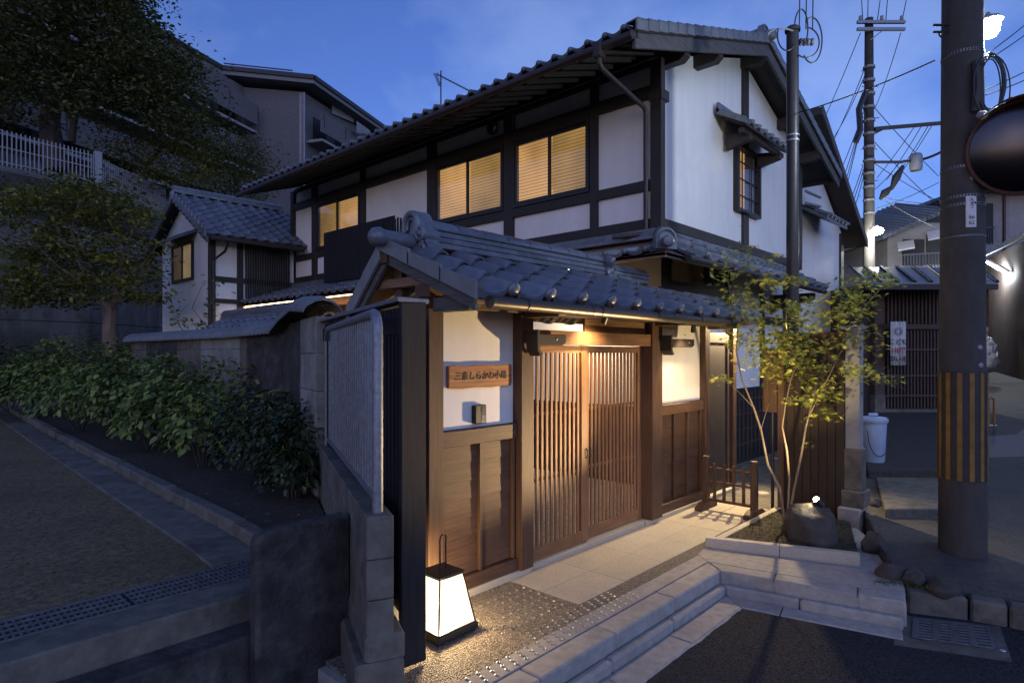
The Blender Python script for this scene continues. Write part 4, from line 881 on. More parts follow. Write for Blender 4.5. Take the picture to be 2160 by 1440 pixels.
# name board
nbd = thing('name_board', 'live-edge wooden name board with black brush lettering on the plaster', 'sign', (3.36, 3.44, 1.62))
pts = [(3.02, 1.535), (3.15, 1.528), (3.30, 1.534), (3.45, 1.528), (3.58, 1.535), (3.70, 1.532), (3.712, 1.56), (3.71, 1.69), (3.70, 1.708), (3.55, 1.703), (3.40, 1.708), (3.22, 1.700), (3.10, 1.706), (3.02, 1.702)]
MB().prism([(x, 3.432, z) for x, z in pts], (0, 0.034, 0)).build('board', M['sign_x'], nbd, bevel=0.005)
def text(name, body, size, m, parent, mat4, ext=0.002, align='CENTER', off=0.0, shear=0.0, spacing=1.0):
    c = bpy.data.curves.new(name, 'FONT'); c.body = body; c.size = size; c.extrude = ext; c.align_x = align; c.align_y = 'CENTER'; c.offset = off; c.shear = shear; c.space_character = spacing; c.space_line = 0.95
    o = bpy.data.objects.new(name, c); col.objects.link(o)
    me = bpy.data.meshes.new_from_object(o.evaluated_get(bpy.context.evaluated_depsgraph_get())); bpy.data.objects.remove(o); bpy.data.curves.remove(c)
    me.materials.clear(); me.materials.append(m); return link(name, me, parent, mat4=mat4)
def facing_y(x, y, z): return Matrix(((1, 0, 0, x), (0, 0, -1, y), (0, 1, 0, z), (0, 0, 0, 1)))
text('lettering', '三条しらかわ小路', 0.070, M['ink'], nbd, facing_y(3.36, 3.4295, 1.62), 0.0012, off=0.0009, shear=0.12, spacing=1.02)
# intercom
ic = thing('intercom', 'small dark intercom box below the name board', 'intercom', (3.35, 3.46, 1.3))
box('case', (3.285, 3.42, 1.252), (3.405, 3.469, 1.395), M['black_metal'], ic, 0.006)
box('camera_window', (3.345, 3.417, 1.325), (3.395, 3.421, 1.382), mat('intercom_grey', (0.05, 0.055, 0.06), 0.3, 0.1, 5, bump=0), ic, 0.001)
box('button_plate', (3.345, 3.417, 1.275), (3.385, 3.421, 1.315), mat('intercom_button', (0.07, 0.075, 0.08), 0.4, 0.1, 5, bump=0), ic, 0.001)
box('label_bar', (3.35, 3.417, 1.26), (3.385, 3.42, 1.268), mat('intercom_text', (0.4, 0.4, 0.42), 0.6, 0, 5, bump=0), ic, 0)

# spotlights under the gate eave
def spot(x, y, z, tgt, label, en, ang, ln=0.075):
    s = thing('eave_spotlight', label, 'spotlight', (x, y, z), 'spotlights under the gate eave')
    d = (Vector(tgt) - Vector((x, y, z))).normalized(); p = Vector((x, y, z))
    MB().lathe([(0.0, -0.005), (0.024, 0.0), (0.026, ln), (0.022, ln), (0.020, ln - 0.012), (0.0, ln - 0.012)], p, 16, d).build('housing', M['black_metal'], s, smooth=True)
    MB().lathe([(0.0, 0.0), (0.0185, 0.0)], p + d * (ln - 0.008), 14, d).build('lens', emit('spot_lens_%.2f' % x, WARM, 30), s)
    MB().tube([(x, y, z), (x, y, z + 0.05), (x, y + 0.02, z + 0.10)], 0.008, 6).build('stem', M['black_metal'], s)
    lamp('spot_light', 'SPOT', p + d * (ln + 0.01), en, WARM, s, 0.03, tgt, ang, 0.9)
spot(4.62, 3.12, 2.135, (4.72, 3.46, 1.55), 'small black spotlight hanging above the middle of the lattice doors', 19, 125)
spot(6.20, 3.06, 2.12, (6.55, 3.40, 0.6), 'small spotlight angled over the plaster panel at the right of the doors', 14, 120, 0.10)
# wall lamp in the side passage, shining over the low fence
wl_ = thing('passage_lamp', 'small black lamp on the side passage wall behind the maple', 'lamp', (8.45, 3.42, 2.35))
box('backplate', (8.40, 3.40, 2.30), (8.50, 3.43, 2.42), M['black_metal'], wl_); MB().lathe([(0.03, 0.0), (0.05, 0.10), (0.0, 0.10)], (8.45, 3.34, 2.27), 14, (0, 0, 1)).build('shade', M['black_metal'], wl_, smooth=True)
MB().ball((8.45, 3.34, 2.275), 0.022, 2).build('bulb', emit('passage_bulb', WARM, 30), wl_, smooth=True)
lamp('passage_light', 'SPOT', (8.45, 3.34, 2.25), 210, (1.0, 0.72, 0.38), wl_, 0.02, (6.3, 2.95, FLOOR), 110, 0.7)
# courtyard lamp behind the gate
cl_ = thing('courtyard_lamp', 'lit bracket lamp on the house wall seen through the lattice doors', 'lamp', (7.3, 5.2, 2.4))
box('backplate', (7.40, 5.15, 2.34), (7.445, 5.25, 2.46), M['black_metal'], cl_); MB().ball((6.97, 5.2, 2.36), 0.05, 2).build('globe', emit('courtyard_globe', WARM, 12), cl_, smooth=True); bar('arm', (7.40, 5.2, 2.44), (6.96, 5.2, 2.42), 0.015, 0.015, M['black_metal'], cl_)
lamp('courtyard_light', 'POINT', (6.95, 5.2, 2.27), 30, (1.0, 0.78, 0.5), cl_, 0.06)

# low wooden barrier fence on feet
kf = thing('barrier_fence', 'low freestanding brown wooden slat barrier on sled feet', 'fence', (6.95, 2.97, FLOOR))
for y in (3.275, 2.70):
    box('post', (6.915, y - 0.035, FLOOR + 0.065), (6.985, y + 0.035, 0.575), M['gate_z'], kf, 0.006)
    MB().prism([(6.74, y - 0.045, FLOOR), (7.16, y - 0.045, FLOOR), (7.16, y - 0.045, FLOOR + 0.045), (7.06, y - 0.045, FLOOR + 0.085), (6.84, y - 0.045, FLOOR + 0.085), (6.74, y - 0.045, FLOOR + 0.045)], (0, 0.09, 0)).build('foot', M['gate_x'], kf, bevel=0.004)
for z in (0.435, 0.275): box('rail', (6.94, 2.735, z - 0.014), (6.96, 3.24, z + 0.014), M['gate_y'], kf, 0.002)
box('bottom_rail', (6.92, 2.735, 0.05), (6.98, 3.24, 0.085), M['gate_y'], kf)
for i in range(4):
    y = 2.815 + i * 0.115; box('slat', (6.925, y - 0.019, 0.086), (6.938, y + 0.019, 0.50 + 0.0), M['gate_z'], kf, 0.002)

# planter bed with granite edging, moss, rock, stake lamp
pl = thing('planter', 'corner planting bed edged in granite with moss', 'planter', (6.6, 2.2, FLOOR))
PA, PB, PC, PD = Vector((5.56, 2.63)), Vector((6.02, 1.41)), Vector((7.42, 1.85)), Vector((7.42, 2.63))
def edge(a, b, w, h, m, side, cuts):
    d = (b - a).normalized(); n = Vector((-d.y, d.x)) * side; L = (b - a).length
    for i in range(cuts):
        p, q = a + d * (L * i / cuts + 0.002), a + d * (L * (i + 1) / cuts - 0.002); MB().slab([p, q, q + n * w, p + n * w], -0.2, FLOOR + h).build('edging_stone', M[m], pl, bevel=0.006)
edge(PA, PB, 0.085, 0.085, 'granite', 1, 2); edge(PA + Vector((0.085, 0)), PD, 0.075, 0.045, 'granite', -1, 2); edge(PB + Vector((0.06, 0.05)), PC, 0.11, 0.02, 'old_concrete', 1, 2)
bm = bmesh.new(); nx, ny = 34, 24; gg = []
for j in range(ny + 1):
    row = []
    for i in range(nx + 1):
        u, v = i / nx, j / ny; a = PA.lerp(PD, u); b = PB.lerp(PC, u); p = a.lerp(b, v)
        h = 0.03 + 0.05 * math.sin(math.pi * u) * math.sin(math.pi * v) + rnd.uniform(-0.006, 0.006)
        row.append(bm.verts.new((p.x, p.y, FLOOR + h)))
    gg.append(row)
for j in range(ny):
    for i in range(nx): bm.faces.new((gg[j][i], gg[j][i+1], gg[j+1][i+1], gg[j+1][i]))
m_ = MB(); m_.bm.free(); m_.bm = bm; m_.build('soil', M['soil'], pl, smooth=True)

def leaves(name, cen, size, shape, faces, m, parent=None, nrm=None, tilt=1.0, droop=0.0, kind=None, dirs=None):
    """one mesh of many small leaves; shape: 2-D outline (k,2) with optional z, faces: index lists"""
    cen = np.asarray(cen, float); n = len(cen); shp = np.asarray(shape, float); k = len(shp)
    if shp.shape[1] == 2: shp = np.c_[shp, np.zeros(k)]
    az_ = rng.uniform(0, 2 * np.pi, n) if dirs is None else dirs + rng.normal(0, 0.5, n)
    nz = rng.normal(0, tilt, (n, 3)) * 0.6 + np.array([0, 0, 1.0]) if nrm is None else nrm + rng.normal(0, tilt * 0.5, (n, 3))
    nz /= np.linalg.norm(nz, axis=1, keepdims=True)
    d = np.c_[np.cos(az_), np.sin(az_), np.full(n, -droop)]; xa = d - nz * np.sum(d * nz, 1, keepdims=True); xa /= np.linalg.norm(xa, axis=1, keepdims=True) + 1e-9
    ya = np.cross(nz, xa); sz = np.asarray(size, float).reshape(-1, 1) * np.ones((n, 1))
    V = cen[:, None, :] + (shp[None, :, 0:1] * xa[:, None, :] + shp[None, :, 1:2] * ya[:, None, :] + shp[None, :, 2:3] * nz[:, None, :]) * sz[:, None, :]
    V = V.reshape(-1, 3); ls = [len(f) for f in faces]; flat = np.concatenate([np.asarray(f) for f in faces])
    li = (flat[None, :] + (np.arange(n) * k)[:, None]).ravel(); nf = len(faces) * n
    me = bpy.data.meshes.new(name); me.vertices.add(len(V)); me.vertices.foreach_set('co', V.ravel())
    me.loops.add(len(li)); me.loops.foreach_set('vertex_index', li.astype(np.int32)); me.polygons.add(nf)
    tot = np.tile(np.array(ls, np.int32), n); me.polygons.foreach_set('loop_start', np.r_[0, np.cumsum(tot)[:-1]].astype(np.int32)); me.polygons.foreach_set('loop_total', tot)
    me.update(calc_edges=True); me.validate(); me.materials.append(m)
    o = link(name, me, parent)
    if kind: o['kind'] = kind
    return o
TUFT = ([(0, -0.12), (1, 0), (0, 0.12)], [(0, 1, 2)])
us = rng.uniform(0, 1, (5200, 2)); P = []
for u, v in us:
    a = PA.lerp(PD, u); b = PB.lerp(PC, u); p = a.lerp(b, v); P.append((p.x, p.y, FLOOR + 0.035 + 0.05 * math.sin(math.pi * u) * math.sin(math.pi * v)))
leaves('moss', P, rng.uniform(0.012, 0.03, len(P)), TUFT[0], TUFT[1], M['moss'], pl, tilt=1.6, kind='stuff')

def boulder(name, label, c, s, seed, m='rock', rough_=0.16, group=None):
    bm = bmesh.new(); bmesh.ops.create_icosphere(bm, subdivisions=4, radius=1.0)
    r2 = random.Random(seed); pl_ = [(Vector((r2.gauss(0, 1), r2.gauss(0, 1), r2.gauss(0, 1))).normalized(), r2.uniform(0.62, 0.92)) for _ in range(14)]
    from mathutils import noise
    for v in bm.verts:
        n = v.co.normalized(); r = 1.0
        for q, dd in pl_:
            t = n.dot(q)
            if t > 1e-3: r = min(r, dd / t)
        r += rough_ * 0.35 * noise.noise(n * 2.3 + Vector((seed, 0, 0))) + 0.03 * noise.noise(n * 8 + Vector((0, seed, 0)))
        v.co = Vector((n.x * r * s[0], n.y * r * s[1], n.z * r * s[2]))
    m_ = MB(); m_.bm.free(); m_.bm = bm; o = m_.build(name, M[m], None, smooth=True); o.location = c
    return tag(o, label, 'rock', group)
rc = on_z(1718, 1140, FLOOR + 0.05)
boulder('garden_rock', 'large dark garden rock in the moss with a lamp shining behind it', (rc.x + 0.05, rc.y + 0.05, 0.06), (0.30, 0.25, 0.34), 5)
gl = at(1722, 1053, 5.98)
ga = thing('garden_lamp', 'lit garden stake spotlight just behind the rock', 'lamp', (gl.x, gl.y, FLOOR))
MB().tube([(gl.x + 0.03, gl.y + 0.03, FLOOR), (gl.x + 0.03, gl.y + 0.03, gl.z - 0.04)], 0.010, 8).build('stake', M['black_metal'], ga)
gd = Vector((-0.35, 0.55, 0.75)).normalized()
MB().lathe([(0.0, -0.09), (0.03, -0.085), (0.036, 0.0), (0.030, 0.0), (0.026, -0.02), (0.0, -0.02)], (gl.x, gl.y, gl.z), 16, gd).build('head', M['black_metal'], ga, smooth=True)
MB().ball((gl.x, gl.y, gl.z), 0.026, 2).build('bulb', emit('garden_bulb', (1.0, 0.80, 0.50), 160), ga, smooth=True)
lamp('garden_light', 'SPOT', (gl.x - 0.03, gl.y + 0.015, gl.z + 0.02), 270, (1.0, 0.68, 0.34), ga, 0.02, (3.1, 3.46, 1.95), 50, 0.6)
lamp('garden_glow', 'SPOT', (gl.x - 0.01, gl.y + 0.03, gl.z + 0.04), 62, (1.0, 0.72, 0.36), ga, 0.02, (gl.x + 0.15, gl.y + 0.55, gl.z + 1.2), 120, 0.8)

# ---------------- maple
mp_ = thing('maple_tree', 'young multi-stem Japanese maple lit from below beside the gate', 'tree', (6.78, 2.31, FLOOR))
tb = MB(); MD = 6.55
def mpt(px, py, dd=0.0): return at(px, py, MD + dd)
stems = [([(1655, 1100, 0), (1645, 1030, 0), (1620, 980, 0.05), (1605, 905, 0.1), (1590, 860, 0.1), (1565, 800, 0.1), (1553, 740, 0.1), (1557, 690, 0.12), (1545, 640, 0.15), (1535, 590, 0.15), (1540, 550, 0.2)], 0.020, 0.004),
         ([(1660, 1098, 0), (1665, 1010, -0.05), (1660, 950, -0.05), (1650, 900, -0.1), (1657, 850, -0.1), (1668, 800, -0.15), (1680, 770, -0.2), (1660, 700, -0.25)], 0.017, 0.004),
         ([(1664, 1100, 0.05), (1675, 1030, 0.1), (1690, 960, 0.1), (1700, 900, 0.1), (1712, 850, 0.15), (1725, 800, 0.2), (1745, 770, 0.3), (1790, 700, 0.35), (1830, 640, 0.45), (1870, 595, 0.5)], 0.021, 0.004),
         ([(1700, 900, 0.1), (1705, 880, 0), (1735, 820, -0.1), (1760, 770, -0.15), (1800, 690, -0.2)], 0.010, 0.003),
         ([(1712, 850, 0.15), (1690, 790, 0.2), (1670, 740, 0.25), (1640, 690, 0.3)], 0.009, 0.003),
         ([(1590, 860, 0.1), (1560, 828, 0.0), (1530, 800, -0.05)], 0.005, 0.002), ([(1605, 905, 0.1), (1622, 850, 0.15), (1618, 800, 0.2)], 0.006, 0.002),
         ([(1553, 740, 0.1), (1590, 690, 0.05), (1620, 640, 0.0), (1650, 600, 0)], 0.007, 0.002), ([(1545, 640, 0.15), (1580, 600, 0.1), (1620, 575, 0.1), (1640, 560, 0.1)], 0.006, 0.002), ([(1725, 800, 0.2), (1690, 760, 0.3), (1720, 700, 0.3)], 0.007, 0.002), ([(1745, 770, 0.3), (1800, 790, 0.2), (1850, 795, 0.15), (1890, 790, 0.1)], 0.006, 0.002), ([(1700, 900, 0.1), (1740, 850, 0.3), (1780, 870, 0.3)], 0.006, 0.002)]
twigs = []
for pts, r0, r1 in stems:
    path = [mpt(*p) for p in pts]; n = len(path); tb.tube(path, [(r0 + (r1 - r0) * i / (n - 1)) * 0.72 + rnd.uniform(-0.0008, 0.0008) for i in range(n)], 7)
tb.build('trunk', M['bark'], mp_, smooth=True)
lobes = [(-100, 0.45), (-62, 0.72), (-30, 0.92), (0, 1.05), (30, 0.92), (62, 0.72), (100, 0.45)]
shape = [(0.0, 0.0)]; fcs = []
for i, (an, ln) in enumerate(lobes):
    a = R(an); k = len(shape)
    shape += [(0.30 * ln * math.cos(a - 0.32), 0.30 * ln * math.sin(a - 0.32)), (ln * math.cos(a), ln * math.sin(a)), (0.30 * ln * math.cos(a + 0.32), 0.30 * ln * math.sin(a + 0.32))]
    fcs.append((0, k, k + 1, k + 2))
shape3 = [(x, y, -0.18 * (x * x + y * y)) for x, y in shape]
clus = [(1560, 545, 45, 40, 90), (1525, 575, 35, 30, 60), (1640, 548, 20, 14, 14), (1630, 590, 65, 18, 110), (1690, 590, 25, 12, 24), (1545, 640, 45, 45, 170), (1600, 645, 40, 35, 90), (1650, 650, 50, 25, 130), (1690, 655, 35, 14, 50),
        (1590, 700, 80, 45, 260), (1560, 720, 40, 30, 90), (1640, 720, 60, 40, 230), (1700, 690, 50, 40, 190), (1740, 660, 60, 40, 200), (1790, 625, 60, 40, 200), (1850, 590, 50, 22, 120), (1810, 650, 45, 30, 120), (1690, 750, 60, 30, 190), (1720, 790, 60, 30, 200),
        (1640, 780, 60, 30, 150), (1790, 720, 60, 35, 150), (1810, 780, 55, 25, 120), (1870, 800, 45, 14, 50), (1750, 830, 55, 25, 130), (1690, 840, 45, 20, 90), (1740, 880, 45, 18, 60), (1530, 800, 26, 12, 26), (1700, 945, 16, 14, 7), (1560, 770, 16, 12, 16), (1600, 755, 30, 16, 40), (1840, 720, 40, 40, 40)]
C = []
for cx_, cy_, rx_, ry_, n in clus:
    dd = rng.normal(0, 0.22)
    for _ in range(int(n * 0.74)):
        a = rng.normal(0, 0.5); b = rng.normal(0, 0.5); C.append(tuple(mpt(cx_ + rx_ * a, cy_ + ry_ * b, dd + rng.normal(0, 0.14))))
C = np.array(C)
M['maple'] = leafmat('maple_leaf', (0.13, 0.18, 0.034), 0.4, 0.55, 0.35, (0.25, 0.26, 0.05))
leaves('crown', C, rng.uniform(0.042, 0.072, len(C)), shape3, fcs, M['maple'], mp_, tilt=0.75, droop=0.35)

wood('timber', (0.021, 0.012, 0.008))
# ---------------- timber wall, service pole and meter box behind the planter
tw = thing('timber_wall', 'brown vertical board wall behind the maple planter', 'wall', (7.48, 2.2, FLOOR))
for i in range(8):
    y = 1.90 + i * 0.088; box('board', (7.435, y + 0.002, FLOOR), (7.465, y + 0.086, 1.98), M['timber_z'], tw, 0.002)
box('cap', (7.42, 1.88, 1.98), (7.50, 2.64, 2.03), M['gate_y'], tw); box('frame', (7.466, 1.9, FLOOR), (7.50, 2.6, 1.97), M['dark_z'], tw, 0)
box('end_post', (7.40, 2.535, FLOOR), (7.47, 2.605, 2.05), M['gate_z'], tw)
sp = thing('service_pole', 'tall slim black steel service pole with insulators rising past the gable', 'pole', (7.60, 2.50, FLOOR))
MB().tube([(7.60, 2.50, FLOOR), (7.60, 2.50, 5.62)], [0.072, 0.068], 18).build('shaft', M['black_metal'], sp, smooth=True)
MB().lathe([(0.085, 0.0), (0.088, 0.03), (0.06, 0.06), (0, 0.065)], (7.60, 2.50, 5.60), 18).build('cap', M['black_metal'], sp, smooth=True)
for k in range(4): MB().lathe([(0.018, 0.0), (0.040, 0.008), (0.042, 0.028), (0.018, 0.036)], Vector((7.60, 2.50, 5.48)) + RT * (0.075 + k * 0.045), 14, RT).build('insulator', M['tile_pale'], sp, smooth=True)
for k, z in enumerate((4.30, 4.36)): MB().tube([(7.60, 2.50, z), (7.60, 2.50, z + 0.018)], 0.076, 16).build('band', M['galv'], sp)
cab = M['black_metal']
def loopy(px0, py0, rx_, ry_, a0, a1, dep, n=18): return [at(px0 + rx_ * math.cos(a0 + (a1 - a0) * i / n), py0 + ry_ * math.sin(a0 + (a1 - a0) * i / n), dep) for i in range(n + 1)]
for px0, py0, rx_, ry_, a0, a1 in ((1712, 85, 22, 48, -2.2, 2.4), (1700, 90, 28, 32, -1.6, 2.2), (1660, 75, 20, 32, 0.6, 3.6), (1690, 60, 14, 40, -2.9, 1.2)):
    MB().tube(loopy(px0, py0, rx_, ry_, a0, a1, 7.2), 0.008, 6).build('cable_loop', cab, sp, smooth=True)
MB().tube(loopy(1650, 75, 30, 14, math.pi, 1.9 * math.pi, 7.22), 0.010, 6).build('cable_arm', M['plaster_old'], sp, smooth=True)
mbx = thing('meter_box', 'brown upright metal meter box on the post beside the passage', 'meter box', (7.5, 2.7, 1.2))
q0, q1 = on_x(1608, 735, 7.42), on_x(1641, 870, 7.42)
box('case', (7.42, q1.y, q1.z), (7.56, q0.y, q0.z), M['gate_z'], mbx, 0.008); box('door', (7.408, q1.y + 0.02, q1.z + 0.03), (7.419, q0.y - 0.02, q0.z - 0.03), M['gate_z'], mbx, 0.004)
MB().tube([(7.50, (q0.y + q1.y) / 2, q1.z), (7.50, (q0.y + q1.y) / 2, FLOOR)], 0.02, 8).build('conduit', M['black_metal'], mbx)
# white end wall with concrete base
ew = thing('white_wall_end', 'narrow white plaster wall end on a stepped concrete base', 'wall', (7.46, 1.80, FLOOR))
e0, e1 = on_x(1783, 940, 7.46), on_x(1813, 940, 7.46)
box('wall', (7.46, e1.y, 0.75), (7.62, e0.y, 2.05), M['plaster_old'], ew, 0.004)
box('base', (7.44, e1.y - 0.02, 0.30), (7.66, e0.y + 0.02, 0.75), M['old_concrete'], ew, 0.01); box('base', (7.40, e1.y - 0.06, 0.12), (7.66, e0.y + 0.03, 0.30), M['old_concrete'], ew, 0.01); box('base', (7.34, e1.y - 0.03, -0.2), (7.66, e0.y + 0.05, 0.12), M['concrete'], ew, 0.01)
MB().box((7.44, e1.y - 0.03, 2.05), (7.64, e0.y + 0.05, 2.10)).build('cap', M['tile'], ew, bevel=0.01)
# ================================================================== RIGHT: RISING SIDE STREET
def gz(d): return min(-0.38 + 0.06 * d, 1.3)
def lat(px, d): return (px - CX_PX) / F_PX * d
cols = [(1790, 6.95), (1820, 6.8), (1838, 6.2), (1858, 5.6), (1880, 5.25), (1913, 4.99), (1950, 4.94), (1990, 4.89), (2040, 4.83), (2090, 4.76), (2160, 4.68), (2260, 4.55), (2400, 4.4), (2800, 4.1)]
bm = bmesh.new(); rows = []; nt_ = 26
for k in range(nt_ + 1):
    t = k / nt_; row = []
    for px, df in cols:
        d = df + (60 - df) * (t ** 3.2) + t * 1.2
        row.append(bm.verts.new(plan(lat(px, d), d, gz(d) + ((0.07 if px < 2060 else 0.03) if k == 1 else 0) + rnd.uniform(-0.008, 0.008))))
    rows.append(row)
nc = len(cols)
for p, q in zip(rows, rows[1:]):
    for i in range(nc - 1): bm.faces.new((p[i], p[i+1], q[i+1], q[i]))
fr = [bm.verts.new(v.co - Vector((0, 0, 0.5))) for v in rows[0]]
for i in range(nc - 1): bm.faces.new((rows[0][i], fr[i], fr[i+1], rows[0][i+1]))
me = bpy.data.meshes.new('side_street'); bm.to_mesh(me); bm.free(); me.polygons.foreach_set('use_smooth', [True] * len(me.polygons)); me.materials.append(mat('side_street', (0.060, 0.057, 0.053), 0.9, 0.35, 30, bump=0.5, bscale=70, c2=(0.03, 0.03, 0.028), c2scale=1.8, c2amt=0.7))
side = struct(link('side_street', me))
def cslab(name, l0, l1, d0, d1, z0, z1, z1b, m, parent=None, bevel=0.012):
    """slab in the viewer's plan: lateral l0..l1 at d0 (scaled with depth), top z1 at d0 to z1b at d1"""
    pts = [plan(l0[0], d0), plan(l0[1], d0), plan(l1[1], d1), plan(l1[0], d1)]; mb = MB(); b = mb.bm
    lo = [b.verts.new((p.x, p.y, z0)) for p in pts]; hi = [b.verts.new((p.x, p.y, z)) for p, z in zip(pts, (z1, z1, z1b, z1b))]
    b.faces.new(lo[::-1]); b.faces.new(hi)
    for i in range(4): b.faces.new((lo[i], lo[(i+1) % 4], hi[(i+1) % 4], hi[i]))
    return mb.build(name, m, parent, bevel=bevel)
struct(cslab('step_slab', (lat(1868, 6.63), lat(2075, 6.63)), (lat(1846, 8.3), lat(2085, 8.3)), 6.63, 8.3, -0.3, 0.12, 0.13, M['old_concrete']))
struct(cslab('forecourt', (lat(1835, 8.2), lat(2075, 8.2)), (lat(1800, 14.2), lat(2075, 14.2)), 8.24, 14.2, -0.2, 0.225, 0.47, mat('forecourt', (0.035, 0.033, 0.03), 0.95, 0.4, 18, bump=0.5, bscale=50)))
# street paving strip on the right, with seams
struct(cslab('lane', (lat(2085, 9.5), lat(2085, 9.5) + 6), (lat(2072, 30), lat(2072, 30) + 9), 9.5, 30, -0.2, gz(9.5) + 0.012, gz(30) + 0.012, mat('lane', (0.13, 0.127, 0.122), 0.85, 0.25, 25, bump=0.4, bscale=60, c2=(0.12, 0.12, 0.115), c2scale=0.8, c2amt=0.6)))
# old kerb stones, inlet grate
kp = [on_z(x, y, -0.07) for x, y in ((1913, 1247), (2045, 1262), (2128, 1276), (2240, 1296))]
for i in range(3):
    a, b = kp[i], kp[i+1]; d = (b - a).normalized(); n = Vector((-d.y, d.x, 0)); n = n if n.dot(FW) > 0 else -n
    a2, b2 = a + d * 0.006, b - d * 0.006
    MB().slab([a2, b2, b2 + n * 0.17, a2 + n * 0.17], -0.45, -0.07 - 0.006 * i).build('kerb_stone', M['old_concrete'], side, bevel=0.018)
gr = thing('inlet_grate', 'cast iron street inlet grate with four rows of slots in the gutter', 'grate', on_z(2010, 1335, -0.22))
gc = [on_z(x, y, -0.222) for x, y in ((1923, 1342), (2100, 1366), (2086, 1320), (1925, 1301))]
def gq(u, v, z=-0.222): p = gc[0].lerp(gc[1], u); q = gc[3].lerp(gc[2], u); r = p.lerp(q, v); return Vector((r.x, r.y, z))
def gbox(u0, u1, v0, v1, z0, z1): return MB().prism([gq(u0, v0, z0), gq(u1, v0, z0), gq(u1, v1, z0), gq(u0, v1, z0)], (0, 0, z1 - z0))
gbox(-0.22, 1.16, -0.42, 1.15, -0.5, -0.2335).build('surround', M['old_concrete'], gr, bevel=0.006)
gbox(0, 1, 0, 1, -0.4, -0.229).build('pan', M['ink'], gr)
for k in range(5): a, b = (0, 0.08) if k == 0 else ((0.96, 1.0) if k == 4 else (0.08 + 0.225 * k - 0.045, 0.08 + 0.225 * k + 0.035)); gbox(a, b, 0, 1, -0.30, -0.2215).build('rib', M['grate'], gr, bevel=0.003)
for k in range(8): gbox(0, 1, k / 7 * 0.94, k / 7 * 0.94 + 0.062, -0.30, -0.2225).build('bar', M['grate'], gr, bevel=0.002)
p = on_z(2115, 1371, -0.232); tag(MB().lathe([(0.0, 0.004), (0.016, 0.004), (0.018, 0.0)], (p.x, p.y, -0.232), 12).build('survey_marker', M['steel'], None), 'tiny round metal survey marker in the gutter concrete', 'marker')

# boulders along the terrace edge
for i, (px, py, s, lab) in enumerate(((1880, 1205, (0.13, 0.12, 0.13), 'rounded pale boulder at the terrace corner nearest the planter'), (1925, 1218, (0.10, 0.09, 0.10), 'squat boulder second in the row at the terrace edge'), (1990, 1230, (0.20, 0.12, 0.085), 'long flat boulder at the right of the terrace edge row'), (1848, 1150, (0.13, 0.15, 0.16), 'tall narrow stone standing along the planter side of the terrace'), (1842, 1075, (0.16, 0.20, 0.16), 'mossy stone mound beside the white wall base'))):
    p = on_z(px, py, -0.02); boulder('boulder', lab, (p.x, p.y, -0.04), s, 20 + i, 'rock_pale' if 'rock_pale' in M else 'rock', group='boulders round the raised terrace')
us = rng.uniform(0, 1, (260, 1)); P = []
for u in us[:, 0]:
    p = on_z(1845 + 130 * u + rng.normal(0, 4), 1225 + 14 * u + rng.normal(0, 3), -0.05); P.append((p.x, p.y, -0.05))
M['weed'] = leafmat('weed', (0.07, 0.11, 0.02), 0.4, 0.6, 0.2)
wd = leaves('weeds', P, rng.uniform(0.02, 0.045, len(P)), TUFT[0], TUFT[1], M['weed'], None, tilt=1.8, kind='stuff'); tag(wd, 'tiny green weeds growing in the kerb gap below the boulders', 'weeds')

# ---------------- near utility pole
up_ = plan(lat(2030, 5.69), 5.69)
PX_, PY_ = up_.x, up_.y
pole = thing('utility_pole', 'thick concrete utility pole with yellow and black striped guard at the right', 'pole', (PX_, PY_, -0.05))
PR0, PR1 = 0.188, 0.150
def pr(z): return PR0 + (PR1 - PR0) * (z / 7.0)
M['pole'] = mat('pole_concrete', (0.048, 0.045, 0.042), 0.8, 0.2, 12, (1, 1, 0.4), 0.15, bscale=60, c2=(0.032, 0.031, 0.030), c2scale=2.5, c2amt=0.7)
MB().tube([(PX_, PY_, z) for z in (-0.3, 1.5, 3.0, 4.5, 6.0, 8.0)], [pr(z) for z in (-0.3, 1.5, 3.0, 4.5, 6.0, 8.0)], 36).build('shaft', M['pole'], pole, smooth=True)
z_of = lambda py: CAM_Z + (HOR_PX - py) / F_PX * 5.55
zs0, zs1 = z_of(1016), z_of(784)
MB().tube([(PX_, PY_, zs0), (PX_, PY_, zs1)], pr(1.0) + 0.006, 36).build('guard_sleeve', mat('guard_black', (0.022, 0.021, 0.022), 0.6, 0.2, 10, bump=0.05), pole, smooth=True)
M['yellow'] = mat('guard_yellow', (0.19, 0.105, 0.018), 0.6, 0.3, 10, bump=0.05, c2=(0.10, 0.065, 0.015), c2scale=6, c2amt=0.5)
ns = 13
for i in range(ns):
    a = 2 * math.pi * i / ns + 0.15; b = a + 2 * math.pi / ns * 0.42; r = pr(1.0) + 0.0065; r2 = r + 0.004; mb = MB()
    arc = [a + (b - a) * k / 4 for k in range(5)]
    poly = [(PX_ + r2 * math.cos(t), PY_ + r2 * math.sin(t), zs0 + 0.01) for t in arc] + [(PX_ + r * math.cos(t), PY_ + r * math.sin(t), zs0 + 0.01) for t in reversed(arc)]
    mb.prism(poly, (0, 0, zs1 - zs0 - 0.02)).build('yellow_stripe', M['yellow'], pole)
